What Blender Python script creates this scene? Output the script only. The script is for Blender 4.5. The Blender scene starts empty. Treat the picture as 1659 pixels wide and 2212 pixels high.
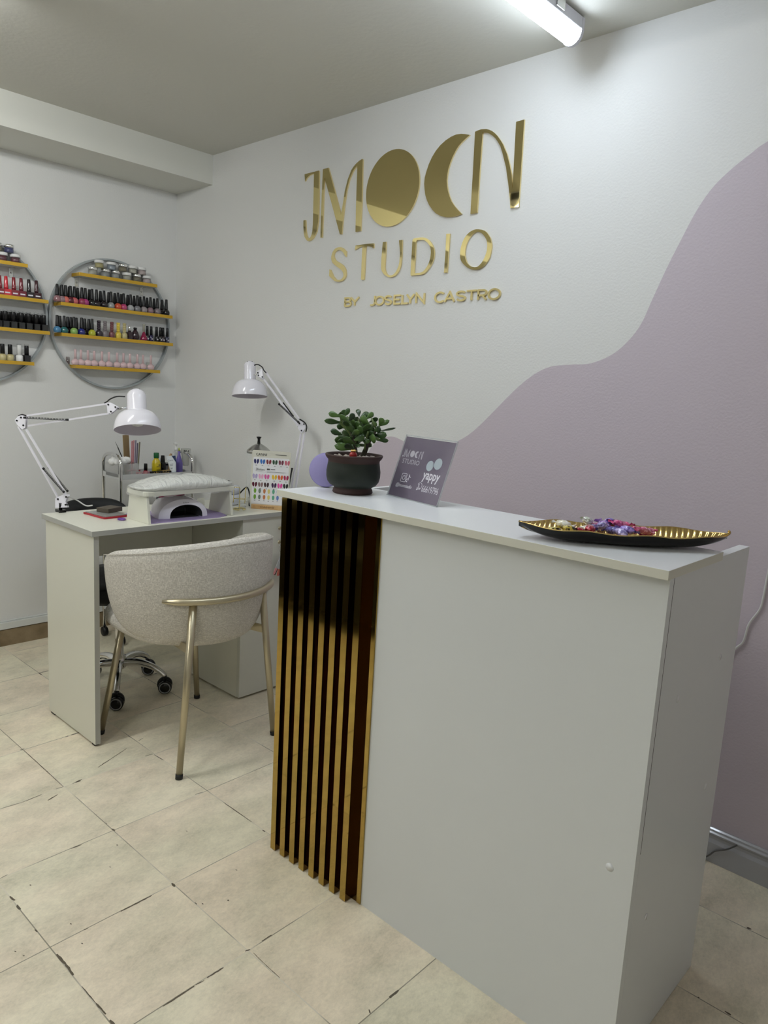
# ------------------------------------------------------------------ setup
import bpy, bmesh, math, random
from mathutils import Vector, Matrix, Euler
random.seed(4)
SC = bpy.context.scene
COL = SC.collection

cam_d = bpy.data.cameras.new('camera'); cam = bpy.data.objects.new('camera', cam_d); COL.objects.link(cam)
cam_d.sensor_fit = 'HORIZONTAL'; cam_d.sensor_width = 36.0
cam_d.lens = 36.0*1582.975/1659.0
cam_d.clip_start = 0.02
_rt = Vector((0.723938,0.687598,0.055875)); _up = Vector((-0.152747,0.080781,0.984958)); _fw = Vector((-0.672742,0.721584,-0.163508))
_m = Matrix((( _rt.x, _up.x, -_fw.x), (_rt.y, _up.y, -_fw.y), (_rt.z, _up.z, -_fw.z)))
cam.matrix_world = Matrix.Translation(Vector((3.429908,-2.043862,1.250057))) @ _m.to_4x4()
SC.camera = cam

w = bpy.data.worlds.new('world'); SC.world = w; w.use_nodes = True
w.node_tree.nodes['Background'].inputs[0].default_value = (0.8, 0.85, 0.9, 1)
w.node_tree.nodes['Background'].inputs[1].default_value = 0.02
SC.view_settings.view_transform = 'Standard'; SC.view_settings.look = 'None'
SC.view_settings.exposure = 0.0; SC.view_settings.gamma = 1.0
SC.view_settings.use_curve_mapping = False
TUBE_POWER = 26.0          # emission of the led battens
TUBE_POWER_2 = 66.0        # emission of the stronger battens out of view, one added for brightness

# ------------------------------------------------------------------ outline data (metres)
D={"J":[[0.984,2.097],[1.07,2.098],[1.072,2.096],[1.078,1.972],[1.079,1.905],[1.072,1.867],[1.062,1.852],[1.052,1.842],[1.038,1.835],[1.026,1.833],[1.014,1.836],[1.005,1.844],[0.997,1.854],[0.992,1.868],[0.988,1.892],[0.987,1.918],[1.0,1.918],[1.002,1.895],[1.005,1.876],[1.01,1.86],[1.017,1.849],[1.025,1.844],[1.034,1.847],[1.041,1.857],[1.045,1.87],[1.047,1.897],[1.045,1.976],[1.042,2.091],[1.026,2.09],[1.012,2.087],[0.998,2.08],[0.988,2.069]],"M":[[1.095,2.099],[1.127,2.1],[1.171,2.004],[1.212,1.914],[1.221,1.959],[1.228,2.001],[1.242,2.041],[1.259,2.071],[1.271,2.082],[1.283,2.09],[1.3,2.098],[1.317,2.102],[1.319,2.099],[1.325,1.941],[1.326,1.843],[1.298,1.842],[1.294,1.945],[1.291,2.082],[1.278,2.074],[1.267,2.064],[1.25,2.036],[1.238,1.999],[1.23,1.953],[1.224,1.893],[1.221,1.841],[1.21,1.842],[1.157,1.958],[1.107,2.065],[1.105,2.013],[1.107,1.84],[1.096,1.84],[1.094,1.992]],"disc":[[1.344,1.968],[1.612,1.989],[1.5,2.106],[1.465,1.845]],"C":[[1.82,2.095],[1.801,2.101],[1.784,2.105],[1.763,2.107],[1.742,2.104],[1.719,2.097],[1.696,2.085],[1.677,2.07],[1.661,2.051],[1.649,2.031],[1.64,2.009],[1.634,1.99],[1.633,1.97],[1.636,1.952],[1.641,1.932],[1.65,1.913],[1.662,1.895],[1.678,1.878],[1.696,1.863],[1.719,1.852],[1.741,1.846],[1.763,1.844],[1.784,1.844],[1.809,1.849],[1.791,1.864],[1.775,1.879],[1.761,1.895],[1.75,1.914],[1.742,1.932],[1.737,1.949],[1.734,1.966],[1.735,1.983],[1.738,2.002],[1.744,2.019],[1.753,2.038],[1.765,2.056],[1.775,2.068],[1.789,2.078],[1.803,2.086]],"N":[[1.841,2.101],[1.852,2.103],[1.865,2.104],[1.886,2.101],[1.897,2.097],[1.909,2.091],[1.921,2.082],[1.933,2.071],[1.945,2.057],[1.956,2.043],[1.965,2.027],[1.975,2.01],[1.99,1.972],[1.999,1.944],[2.006,1.901],[2.005,1.953],[2.0,2.101],[2.03,2.102],[2.033,1.96],[2.035,1.844],[2.004,1.844],[2.001,1.866],[1.989,1.918],[1.975,1.971],[1.956,2.019],[1.947,2.038],[1.936,2.053],[1.925,2.066],[1.913,2.076],[1.901,2.084],[1.89,2.089],[1.872,2.093],[1.872,1.967],[1.873,1.845],[1.846,1.844],[1.844,1.971]],"S":[[1.252,1.774],[1.252,1.754],[1.247,1.756],[1.241,1.763],[1.235,1.771],[1.223,1.779],[1.208,1.784],[1.199,1.783],[1.19,1.779],[1.184,1.774],[1.181,1.767],[1.182,1.759],[1.19,1.748],[1.201,1.741],[1.213,1.736],[1.226,1.73],[1.238,1.723],[1.246,1.715],[1.253,1.705],[1.256,1.692],[1.256,1.683],[1.252,1.675],[1.245,1.669],[1.237,1.665],[1.226,1.663],[1.213,1.662],[1.2,1.664],[1.188,1.668],[1.171,1.679],[1.158,1.688],[1.158,1.713],[1.165,1.712],[1.17,1.704],[1.177,1.695],[1.183,1.686],[1.191,1.68],[1.198,1.674],[1.208,1.67],[1.217,1.669],[1.227,1.67],[1.236,1.675],[1.241,1.681],[1.242,1.687],[1.24,1.693],[1.235,1.7],[1.226,1.707],[1.216,1.713],[1.204,1.719],[1.193,1.725],[1.183,1.731],[1.174,1.738],[1.169,1.746],[1.166,1.754],[1.166,1.762],[1.169,1.771],[1.173,1.779],[1.18,1.786],[1.189,1.791],[1.199,1.793],[1.209,1.794],[1.22,1.793],[1.233,1.788]],"T":[[1.302,1.792],[1.325,1.792],[1.349,1.792],[1.373,1.792],[1.399,1.791],[1.401,1.776],[1.398,1.773],[1.393,1.777],[1.385,1.78],[1.37,1.784],[1.358,1.785],[1.358,1.723],[1.358,1.663],[1.355,1.661],[1.341,1.663],[1.34,1.724],[1.34,1.786],[1.328,1.784],[1.313,1.78],[1.306,1.778],[1.299,1.775]],"U":[[1.447,1.791],[1.463,1.791],[1.464,1.745],[1.464,1.697],[1.468,1.687],[1.474,1.678],[1.482,1.672],[1.489,1.67],[1.498,1.669],[1.506,1.67],[1.515,1.675],[1.522,1.681],[1.528,1.69],[1.533,1.7],[1.536,1.714],[1.537,1.727],[1.537,1.749],[1.528,1.79],[1.544,1.79],[1.545,1.761],[1.546,1.734],[1.545,1.707],[1.542,1.694],[1.536,1.682],[1.528,1.673],[1.518,1.666],[1.505,1.663],[1.493,1.662],[1.483,1.664],[1.472,1.669],[1.462,1.675],[1.454,1.682],[1.448,1.69],[1.445,1.698],[1.444,1.736]],"Do":[[1.594,1.789],[1.614,1.79],[1.634,1.79],[1.649,1.788],[1.66,1.784],[1.672,1.777],[1.681,1.769],[1.69,1.758],[1.696,1.747],[1.699,1.737],[1.7,1.728],[1.699,1.715],[1.695,1.704],[1.689,1.693],[1.68,1.682],[1.672,1.674],[1.664,1.668],[1.655,1.664],[1.645,1.662],[1.62,1.662],[1.594,1.662],[1.594,1.726]],"Di":[[1.61,1.782],[1.627,1.782],[1.643,1.781],[1.654,1.777],[1.664,1.77],[1.673,1.762],[1.68,1.752],[1.683,1.743],[1.684,1.733],[1.683,1.721],[1.681,1.709],[1.676,1.698],[1.669,1.687],[1.661,1.679],[1.653,1.673],[1.647,1.671],[1.641,1.669],[1.633,1.669],[1.626,1.669],[1.618,1.669],[1.611,1.669],[1.611,1.727]],"I":[[1.748,1.791],[1.764,1.79],[1.763,1.727],[1.763,1.662],[1.749,1.662],[1.75,1.728]],"Oo":[[1.884,1.792],[1.898,1.789],[1.909,1.785],[1.919,1.778],[1.927,1.769],[1.935,1.759],[1.94,1.747],[1.943,1.736],[1.943,1.726],[1.941,1.712],[1.938,1.699],[1.931,1.687],[1.921,1.677],[1.912,1.67],[1.9,1.665],[1.888,1.663],[1.875,1.664],[1.862,1.667],[1.848,1.673],[1.837,1.681],[1.826,1.69],[1.819,1.699],[1.815,1.709],[1.814,1.721],[1.814,1.733],[1.817,1.746],[1.822,1.76],[1.829,1.771],[1.838,1.78],[1.849,1.787],[1.86,1.791],[1.872,1.793]],"Oi":[[1.884,1.784],[1.893,1.781],[1.902,1.776],[1.911,1.767],[1.919,1.757],[1.923,1.747],[1.925,1.737],[1.925,1.727],[1.924,1.718],[1.92,1.706],[1.915,1.695],[1.908,1.685],[1.899,1.677],[1.891,1.672],[1.882,1.671],[1.871,1.673],[1.861,1.676],[1.853,1.682],[1.846,1.688],[1.84,1.698],[1.836,1.709],[1.834,1.72],[1.834,1.731],[1.836,1.744],[1.841,1.756],[1.848,1.767],[1.857,1.776],[1.864,1.781],[1.871,1.783],[1.874,1.785],[1.877,1.785],[1.881,1.784]],"small":[["B",[1.249,1.294,1.564,1.601]],["Y",[1.285,1.336,1.565,1.602]],["J",[1.391,1.426,1.563,1.603]],["O",[1.419,1.469,1.563,1.599]],["S",[1.467,1.511,1.563,1.599]],["E",[1.514,1.555,1.563,1.599]],["L",[1.554,1.593,1.563,1.599]],["Y",[1.578,1.62,1.562,1.6]],["N",[1.622,1.67,1.562,1.601]],["C",[1.711,1.762,1.561,1.6]],["A",[1.756,1.804,1.561,1.599]],["S",[1.805,1.853,1.563,1.599]],["T",[1.85,1.898,1.562,1.599]],["R",[1.896,1.94,1.562,1.599]],["O",[1.941,1.992,1.562,1.6]]],"wave":[[2.755,1.913],[2.716,1.889],[2.675,1.86],[2.633,1.821],[2.598,1.768],[2.564,1.694],[2.534,1.624],[2.504,1.545],[2.478,1.476],[2.443,1.427],[2.397,1.389],[2.333,1.364],[2.264,1.359],[2.2,1.352],[2.144,1.328],[2.079,1.279],[2.004,1.207],[1.934,1.141],[1.878,1.101],[1.799,1.065],[1.726,1.041],[1.67,1.048],[1.611,1.065],[1.563,1.078],[1.527,1.078],[1.492,1.066],[1.451,1.042],[1.421,1.006],[1.399,0.964],[1.378,0.888],[1.33,0.806]],"leaves":[[2.053,-0.753,1.163,2.032,-0.788,1.166,0.0118],[2.063,-0.765,1.179,2.043,-0.783,1.184,0.0128],[2.049,-0.732,1.18,2.065,-0.727,1.199,0.0118],[2.093,-0.724,1.184,2.08,-0.716,1.197,0.0107],[2.088,-0.688,1.177,2.086,-0.667,1.19,0.0118],[2.126,-0.677,1.161,2.148,-0.665,1.174,0.0107],[2.149,-0.696,1.15,2.175,-0.672,1.161,0.0053],[2.118,-0.682,1.136,2.147,-0.671,1.136,0.016],[2.132,-0.689,1.124,2.137,-0.659,1.122,0.0096],[2.073,-0.766,1.135,2.061,-0.792,1.141,0.0139],[2.056,-0.74,1.118,2.041,-0.756,1.119,0.015],[2.092,-0.744,1.1,2.056,-0.768,1.104,0.0171],[2.046,-0.733,1.15,2.038,-0.749,1.152,0.0128],[2.071,-0.73,1.151,2.034,-0.732,1.164,0.0171],[2.088,-0.75,1.163,2.075,-0.777,1.183,0.0107],[2.07,-0.723,1.152,2.079,-0.713,1.18,0.0128],[2.106,-0.703,1.165,2.083,-0.706,1.177,0.0203],[2.111,-0.727,1.148,2.147,-0.733,1.17,0.0128],[2.081,-0.703,1.179,2.072,-0.67,1.187,0.0128],[2.135,-0.689,1.165,2.143,-0.686,1.181,0.0139],[2.089,-0.7,1.121,2.107,-0.684,1.106,0.0128],[2.077,-0.729,1.133,2.047,-0.733,1.139,0.015],[2.098,-0.746,1.137,2.134,-0.756,1.152,0.0128],[2.074,-0.725,1.126,2.029,-0.73,1.129,0.015],[2.084,-0.734,1.116,2.057,-0.759,1.119,0.015],[2.129,-0.714,1.131,2.159,-0.72,1.129,0.0192],[2.089,-0.707,1.127,2.084,-0.678,1.142,0.0128],[2.098,-0.736,1.109,2.128,-0.745,1.104,0.0086],[2.076,-0.714,1.11,2.071,-0.675,1.107,0.0068],[2.11,-0.693,1.157,2.115,-0.681,1.167,0.0128],[2.138,-0.706,1.15,2.168,-0.713,1.155,0.015],[2.102,-0.699,1.128,2.091,-0.674,1.158,0.0171],[2.058,-0.744,1.182,2.064,-0.764,1.192,0.0086],[2.084,-0.748,1.171,2.085,-0.734,1.187,0.0128],[2.039,-0.741,1.183,2.043,-0.721,1.191,0.0118],[2.099,-0.729,1.135,2.117,-0.731,1.159,0.0171],[2.076,-0.709,1.133,2.052,-0.691,1.155,0.0171],[2.081,-0.728,1.12,2.082,-0.748,1.127,0.0128],[2.105,-0.743,1.123,2.118,-0.724,1.13,0.015],[2.071,-0.726,1.135,2.054,-0.728,1.144,0.0107],[2.086,-0.726,1.146,2.099,-0.726,1.169,0.0171],[2.121,-0.723,1.126,2.128,-0.718,1.116,0.0107],[2.1,-0.687,1.169,2.119,-0.68,1.181,0.0107],[2.096,-0.739,1.101,2.082,-0.735,1.108,0.0086],[2.064,-0.715,1.158,2.045,-0.709,1.176,0.015],[2.107,-0.701,1.135,2.124,-0.694,1.141,0.015],[2.097,-0.746,1.143,2.084,-0.756,1.163,0.015],[2.088,-0.716,1.108,2.089,-0.728,1.125,0.0128],[2.098,-0.721,1.118,2.087,-0.702,1.136,0.015],[2.099,-0.746,1.114,2.087,-0.771,1.128,0.015],[2.092,-0.702,1.136,2.098,-0.694,1.158,0.015],[2.092,-0.735,1.136,2.077,-0.736,1.156,0.015],[2.099,-0.687,1.137,2.108,-0.682,1.155,0.015],[2.086,-0.724,1.116,2.072,-0.703,1.137,0.015],[2.102,-0.75,1.102,2.096,-0.772,1.113,0.0139],[2.086,-0.709,1.149,2.092,-0.704,1.168,0.0128],[2.116,-0.701,1.132,2.104,-0.699,1.118,0.0107],[2.085,-0.75,1.155,2.096,-0.779,1.174,0.0118],[2.112,-0.684,1.133,2.103,-0.653,1.135,0.0128],[2.086,-0.736,1.157,2.088,-0.739,1.174,0.0107]],"trunk1":[[2.097,-0.733,1.069],[2.093,-0.732,1.092],[2.088,-0.732,1.112],[2.082,-0.733,1.131],[2.077,-0.733,1.15]],"trunk2":[[2.104,-0.716,1.071],[2.106,-0.709,1.092],[2.109,-0.701,1.114],[2.113,-0.694,1.129],[2.119,-0.684,1.149]],"br":[[[2.091,-0.733,1.096],[2.083,-0.738,1.104],[2.078,-0.745,1.099]],[[2.088,-0.732,1.112],[2.076,-0.737,1.137],[2.053,-0.753,1.163]],[[2.09,-0.731,1.108],[2.092,-0.722,1.138],[2.087,-0.718,1.176]],[[2.111,-0.714,1.097],[2.109,-0.711,1.118],[2.11,-0.704,1.144]],[[2.117,-0.701,1.127],[2.128,-0.691,1.128],[2.135,-0.686,1.125]],[[2.125,-0.689,1.149],[2.111,-0.696,1.178]],[[2.125,-0.69,1.147],[2.13,-0.681,1.165]],[[2.082,-0.733,1.131],[2.06,-0.747,1.161],[2.051,-0.751,1.182]],[[2.077,-0.733,1.15],[2.065,-0.738,1.179]]],"l1":{"rods":[[[0.633,-1.012,1.047],[0.779,-0.932,0.794]],[[0.655,-0.993,1.037],[0.796,-0.913,0.81]],[[0.649,-0.988,1.087],[0.853,-0.783,1.146]],[[0.657,-0.988,1.051],[0.864,-0.781,1.112]]],"springs":[[[0.74,-0.971,0.906],[0.809,-0.925,0.823]],[[0.713,-0.941,0.905],[0.779,-0.899,0.821]],[[0.662,-1.004,1.081],[0.78,-0.894,1.082]]],"elbow":[[0.622,-1.017,1.068],[0.628,-1.007,1.083],[0.637,-0.999,1.087],[0.65,-0.988,1.083],[0.654,-0.993,1.043],[0.646,-1.002,1.037],[0.63,-1.013,1.053]],"base":[[0.771,-0.939,0.798],[0.794,-0.914,0.815],[0.804,-0.905,0.813],[0.8,-0.915,0.787],[0.809,-0.911,0.768],[0.776,-0.942,0.763]],"head":[[0.852,-0.783,1.149],[0.864,-0.772,1.15],[0.885,-0.756,1.137],[0.88,-0.763,1.125],[0.87,-0.776,1.11],[0.861,-0.784,1.113]],"stem":[[0.883,-0.759,1.129],[0.908,-0.734,1.137]],"cable":[[0.845,-0.791,1.147],[0.852,-0.783,1.154],[0.859,-0.774,1.164],[0.875,-0.757,1.174],[0.896,-0.737,1.175]],"elcable":[[0.627,-1.009,1.084],[0.636,-0.999,1.09],[0.647,-0.989,1.087],[0.657,-0.979,1.088]],"rim":[0.948,-0.715,1.058],"top":[0.916,-0.711,1.208],"rim_r":0.0823,"neck_r":0.0344,"neck":[0.933,-0.713,1.127],"clamp":[0.79,-0.931,0.753],"trail":[[0.8,-0.91,0.807],[0.786,-0.871,0.789],[0.795,-0.841,0.767],[0.813,-0.823,0.769]]},"l2":{"rods":[[[0.91,-0.115,1.296],[1.117,-0.101,1.116]],[[0.907,-0.123,1.268],[1.119,-0.105,1.088]],[[1.132,-0.1,1.057],[1.133,-0.159,0.735]],[[1.142,-0.089,1.064],[1.146,-0.145,0.74]]],"springs":[[[1.032,-0.14,1.172],[1.135,-0.115,1.102]],[[0.997,-0.089,1.174],[1.067,-0.091,1.124]],[[1.135,-0.142,0.919],[1.137,-0.161,0.828]]],"elbow":[[1.118,-0.103,1.102],[1.123,-0.095,1.114],[1.139,-0.084,1.1],[1.142,-0.086,1.079],[1.134,-0.098,1.058],[1.121,-0.106,1.077]],"base":[[1.125,-0.163,0.75],[1.152,-0.137,0.752],[1.145,-0.137,0.78],[1.129,-0.153,0.778]],"head":[[0.881,-0.142,1.296],[0.895,-0.125,1.311],[0.907,-0.123,1.27],[0.902,-0.129,1.268],[0.886,-0.14,1.279]],"stem":[[0.874,-0.152,1.282],[0.89,-0.135,1.288]],"cable":[[0.877,-0.153,1.323],[0.884,-0.145,1.327],[0.893,-0.138,1.325],[0.904,-0.13,1.316],[0.909,-0.127,1.305],[0.918,-0.121,1.295]],"elcable":[[1.127,-0.106,1.116],[1.137,-0.097,1.109],[1.146,-0.091,1.101],[1.152,-0.088,1.087],[1.153,-0.092,1.067]],"rim":[0.842,-0.146,1.193],"top":[0.82,-0.133,1.341],"rim_r":0.0749,"neck_r":0.0256,"neck":[0.829,-0.142,1.263],"clamp":[1.14,-0.151,0.74],"trail":None},"r2s2f":[[-0.622,"dusty"],[-0.601,"mauve"],[-0.585,"salmon"],[-0.563,"wine"],[-0.545,"coral"],[-0.511,"rose"],[-0.495,"magenta"],[-0.464,"black"],[-0.443,"nearblack"],[-0.407,"nearblack"],[-0.373,"smoke"],[-0.339,"orange"],[-0.311,"pink"],[-0.276,"silver"],[-0.241,"grey"],[-0.207,"greige"],[-0.173,"mauve"],[-0.136,"greymauve"],[-0.087,"black"]],"r2s2b":[[-0.589,"black"],[-0.554,"black"],[-0.516,"black"],[-0.461,"black"],[-0.408,"black"],[-0.368,"black"],[-0.338,"black"],[-0.306,"black"],[-0.273,"black"],[-0.24,"black"],[-0.208,"black"],[-0.172,"black"],[-0.135,"black"],[-0.092,"black"]],"r2s3f":[[-0.624,"sky"],[-0.593,"teal"],[-0.549,"lime"],[-0.514,"navy"],[-0.465,"yellowgreen"]],"r2s3b":[[-0.597,"black"],[-0.563,"black"],[-0.548,"black"],[-0.523,"black"],[-0.484,"black"],[-0.464,"black"]],"r2s3k":[[-0.429,"plum","stack"],[-0.399,"taupe","stack"],[-0.366,"rosebrown","stack"],[-0.334,"yellow","stack"],[-0.303,"cream","stack"],[-0.277,"darkplum","silvercap"],[-0.248,"darkplum","round"],[-0.203,"raspberry","tear"],[-0.185,"black","slim"],[-0.164,"indigo","slim"],[-0.135,"black","slim"],[-0.114,"black","slim"],[-0.1,"darkplum","slim"],[-0.076,"slate","slim"]],"r2s4":[-0.541,-0.515,-0.482,-0.452,-0.415,-0.381,-0.34,-0.308,-0.275,-0.237,-0.207,-0.165],"jt":[[-0.424,"gold","white"],[-0.366,"bluegrey","white"],[-0.31,"bronze","silver"],[-0.26,"beige","white"],[-0.214,"blush","white"]],"jb":[[-0.455,"beige","silver"],[-0.395,"smoke","silver"],[-0.347,"smoke","silver"],[-0.29,"beige","white"],[-0.24,"bronze","silver"],[-0.188,"blush","white"]],"j1t":[[-0.863,"bronze","silver"],[-0.817,"darkblue","silver"]],"j1b":[[-0.893,"wine","white"],[-0.844,"wine","white"],[-0.792,"wine","white"]],"r1s2":[[-0.885,"red"],[-0.859,"crimson"],[-0.834,"scarlet"],[-0.803,"crimson"],[-0.773,"wine2"],[-0.741,"nearblack"],[-0.71,"darkwine"]],"r1s3f":[-0.87,-0.841,-0.809,-0.777,-0.746,-0.714,-0.681],"r1s3b":[-0.848,-0.814,-0.782,-0.749,-0.716,-0.686],"r1s4":[[-0.885,"blackgold"],[-0.856,"blackgold"],[-0.825,"blackgold"],[-0.787,"white"],[-0.757,"blacksq"]],"cord":[[2.919,-0.006,1.011],[2.904,-0.006,0.9],[2.898,-0.006,0.838],[2.895,-0.006,0.769],[2.89,-0.006,0.738],[2.87,-0.006,0.695],[2.863,-0.006,0.646],[2.847,-0.006,0.622],[2.833,-0.006,0.592],[2.825,-0.006,0.51],[2.832,-0.006,0.405]],"cord2":[[2.821,-0.02,-0.015],[2.855,-0.02,0.02],[2.871,-0.02,0.042],[2.899,-0.02,0.061],[2.923,-0.02,0.086]],"grime":[[1.026,-1.178,0.0,1.028,-1.165,0.0,0.0039],[1.036,-1.17,0.0,1.337,-1.168,0.0,0.0021],[1.339,-1.35,0.0,1.345,-1.289,0.0,0.0018],[1.345,-1.289,0.0,1.34,-1.234,0.0,0.0023],[1.337,-1.19,0.0,1.339,-1.168,0.0,0.0019],[1.34,-1.14,0.0,1.333,-1.108,0.0,0.003],[1.383,-1.233,0.0,1.37,-1.199,0.0,0.0034],[1.297,-1.039,0.0,1.273,-0.985,0.0,0.0031],[1.273,-0.985,0.0,1.24,-0.911,0.0,0.0021],[1.327,-0.89,0.0,1.331,-0.864,0.0,0.0021],[1.338,-0.863,0.0,1.39,-0.859,0.0,0.0026],[1.216,-0.855,0.0,1.208,-0.832,0.0,0.0022],[1.636,-0.894,0.0,1.639,-0.869,0.0,0.0024],[1.729,-0.854,0.0,1.834,-0.852,0.0,0.0023],[1.834,-0.852,0.0,1.866,-0.851,0.0,0.0019],[1.917,-0.852,0.0,1.929,-0.852,0.0,0.0033],[1.649,-1.281,0.0,1.651,-1.252,0.0,0.0026],[1.651,-1.459,0.0,1.648,-1.44,0.0,0.0019],[1.733,-1.465,0.0,1.755,-1.462,0.0,0.0051],[1.636,-1.161,0.0,1.65,-1.158,0.0,0.0043],[1.956,-1.297,0.0,1.955,-1.216,0.0,0.0041],[1.957,-1.386,0.0,1.957,-1.377,0.0,0.0018],[1.947,-1.157,0.0,1.964,-1.158,0.0,0.0059],[1.987,-1.46,0.0,2.028,-1.458,0.0,0.0051],[2.028,-1.458,0.0,2.067,-1.459,0.0,0.0054],[2.107,-1.459,0.0,2.167,-1.457,0.0,0.002],[2.167,-1.457,0.0,2.205,-1.455,0.0,0.0035],[2.223,-1.456,0.0,2.238,-1.454,0.0,0.0053],[2.255,-1.156,0.0,2.259,-1.145,0.0,0.0035],[2.256,-1.111,0.0,2.256,-1.083,0.0,0.0027],[2.262,-1.259,0.0,2.262,-1.218,0.0,0.0037],[2.262,-1.286,0.0,2.264,-1.268,0.0,0.0024],[2.264,-1.364,0.0,2.263,-1.291,0.0,0.0035],[1.882,-1.465,0.0,1.893,-1.464,0.0,0.0035],[2.046,-1.153,0.0,2.055,-1.153,0.0,0.0028],[2.271,-1.146,0.0,2.31,-1.147,0.0,0.0014],[2.31,-1.147,0.0,2.367,-1.147,0.0,0.0014],[1.712,-1.185,0.0,1.717,-1.183,0.0,0.0037],[2.091,-1.09,0.0,2.096,-1.089,0.0,0.0038],[2.06,-1.142,0.0,2.065,-1.141,0.0,0.0028],[1.991,-1.407,0.0,1.996,-1.406,0.0,0.0026],[1.917,-1.522,0.0,1.922,-1.52,0.0,0.0025],[1.942,-1.514,0.0,1.946,-1.512,0.0,0.0025],[1.916,-1.4,0.0,1.921,-1.398,0.0,0.0027],[1.722,-1.415,0.0,1.727,-1.413,0.0,0.0024],[1.785,-1.241,0.0,1.79,-1.239,0.0,0.0025],[1.779,-1.014,0.0,1.785,-1.012,0.0,0.0027],[2.01,-1.009,0.0,2.015,-1.007,0.0,0.0025],[3.02,-0.215,0.0,3.03,-0.213,0.0,0.0065],[3.017,-0.524,0.0,3.02,-0.524,0.0,0.0034],[3.071,-0.519,0.0,3.084,-0.52,0.0,0.0045],[2.554,-1.065,0.0,2.563,-1.07,0.0,0.0033]]}
# ------------------------------------------------------------------ materials
def lin(c):
    return tuple((x/255/12.92 if x/255 <= .04045 else ((x/255+.055)/1.055)**2.4) for x in c)
_mats = {}
def M(name, col=(200,200,200), rough=.5, metal=0., spec=.5, alpha=1., trans=0., emit=None, es=0., coat=0., ior=1.45, sss=0., raw=False):
    if name in _mats: return _mats[name]
    m = bpy.data.materials.new(name); m.use_nodes = True
    b = m.node_tree.nodes['Principled BSDF']
    c = col if raw else lin(col)
    b.inputs['Base Color'].default_value = (*c, 1); b.inputs['Roughness'].default_value = rough
    b.inputs['Metallic'].default_value = metal; b.inputs['Specular IOR Level'].default_value = spec
    b.inputs['Alpha'].default_value = alpha; b.inputs['Transmission Weight'].default_value = trans
    b.inputs['IOR'].default_value = ior; b.inputs['Coat Weight'].default_value = coat
    if emit: b.inputs['Emission Color'].default_value = (*lin(emit), 1); b.inputs['Emission Strength'].default_value = es
    _mats[name] = m
    return m
def nodes(m): return m.node_tree.nodes, m.node_tree.links, m.node_tree.nodes['Principled BSDF']
def bump(m, scale, strength, dist=.002, detail=4, kind='noise', aniso=None):
    N, Lk, b = nodes(m)
    tc = N.new('ShaderNodeTexCoord'); mp = N.new('ShaderNodeMapping'); Lk.new(tc.outputs['Object'], mp.inputs[0])
    if aniso: mp.inputs['Scale'].default_value = aniso
    t = N.new('ShaderNodeTexNoise'); t.inputs['Scale'].default_value = scale; t.inputs['Detail'].default_value = detail
    Lk.new(mp.outputs[0], t.inputs['Vector'])
    bp = N.new('ShaderNodeBump'); bp.inputs['Strength'].default_value = strength; bp.inputs['Distance'].default_value = dist
    Lk.new(t.outputs['Fac'], bp.inputs['Height']); Lk.new(bp.outputs[0], b.inputs['Normal'])
    return t
def mottle(m, c1, c2, scale, detail=4, lo=.35, hi=.65):
    N, Lk, b = nodes(m)
    tc = N.new('ShaderNodeTexCoord'); t = N.new('ShaderNodeTexNoise'); t.inputs['Scale'].default_value = scale; t.inputs['Detail'].default_value = detail
    Lk.new(tc.outputs['Object'], t.inputs['Vector'])
    r = N.new('ShaderNodeValToRGB'); r.color_ramp.elements[0].position = lo; r.color_ramp.elements[1].position = hi
    r.color_ramp.elements[0].color = (*lin(c1), 1); r.color_ramp.elements[1].color = (*lin(c2), 1)
    Lk.new(t.outputs['Fac'], r.inputs[0]); Lk.new(r.outputs[0], b.inputs['Base Color'])

WALL = M('white wall paint', (227,227,225), .55, spec=.35); bump(WALL, 150, .26, .003)
LILAC = M('lilac wall paint', (202,191,200), .55, spec=.35); bump(LILAC, 150, .28, .003)
CEIL = M('ceiling paint', (214,213,205), .8, spec=.2); bump(CEIL, 60, .2, .004)
BEAM = M('beam paint', (222,222,214), .6, spec=.3)
LAM = M('white laminate', (218,221,221), .32, spec=.45); bump(LAM, 300, .06, .001)
LAMT = M('white laminate top', (232,234,236), .28, spec=.5)
EDGE = M('white edge band', (214,213,200), .45)
DESKM = M('warm white laminate', (222,221,207), .3, spec=.5)
DARKGAP = M('dark gap', (38,36,30), .7)
GOLDACR = M('gold mirror acrylic', (.64,.54,.26), .03, metal=1., raw=True)
GOLDEDGE = M('gold acrylic edge', (.9,.76,.42), .15, metal=1., raw=True)
GOLDFL = M('gold mirror steel', (.44,.305,.085), .055, metal=1., raw=True)
bump(GOLDFL, 8, .05, .004, 2, aniso=(1,1,.6))
GOLDSH = M('gold foil edging', (215,172,58), .35, metal=.45)
GOLDTRAY = M('gold dish glaze', (.62,.44,.16), .22, metal=1., raw=True)
BRASS = M('champagne metal', (.53,.47,.33), .33, metal=.85, raw=True)
GOLDWIRE = M('gold wire', (.80,.70,.36), .2, metal=1., raw=True)
CHROME = M('chrome', (.72,.72,.72), .07, metal=1., raw=True)
STEEL = M('steel', (.55,.55,.53), .25, metal=1., raw=True)
BLACK = M('black plastic', (20,20,21), .4)
BLACKG = M('black gloss', (14,14,15), .18)
BLACKL = M('black leather', (24,25,27), .5); bump(BLACKL, 60, .3, .003)
WHITEP = M('white gloss paint', (236,234,242), .16, spec=.6, coat=.3)
WHITEM = M('white matt plastic', (228,228,226), .45)
BULB = M('bulb glass', (225,225,222), .25)
SHADEIN = M('shade inside', (214,208,218), .5)
RINGM = M('grey ring metal', (168,174,176), .35, metal=.35)
SHELFU = M('shelf board', (196,196,190), .6)
CLEAR = M('clear acrylic', (250,252,252), .04, trans=1., ior=1.35, alpha=.35)
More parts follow.
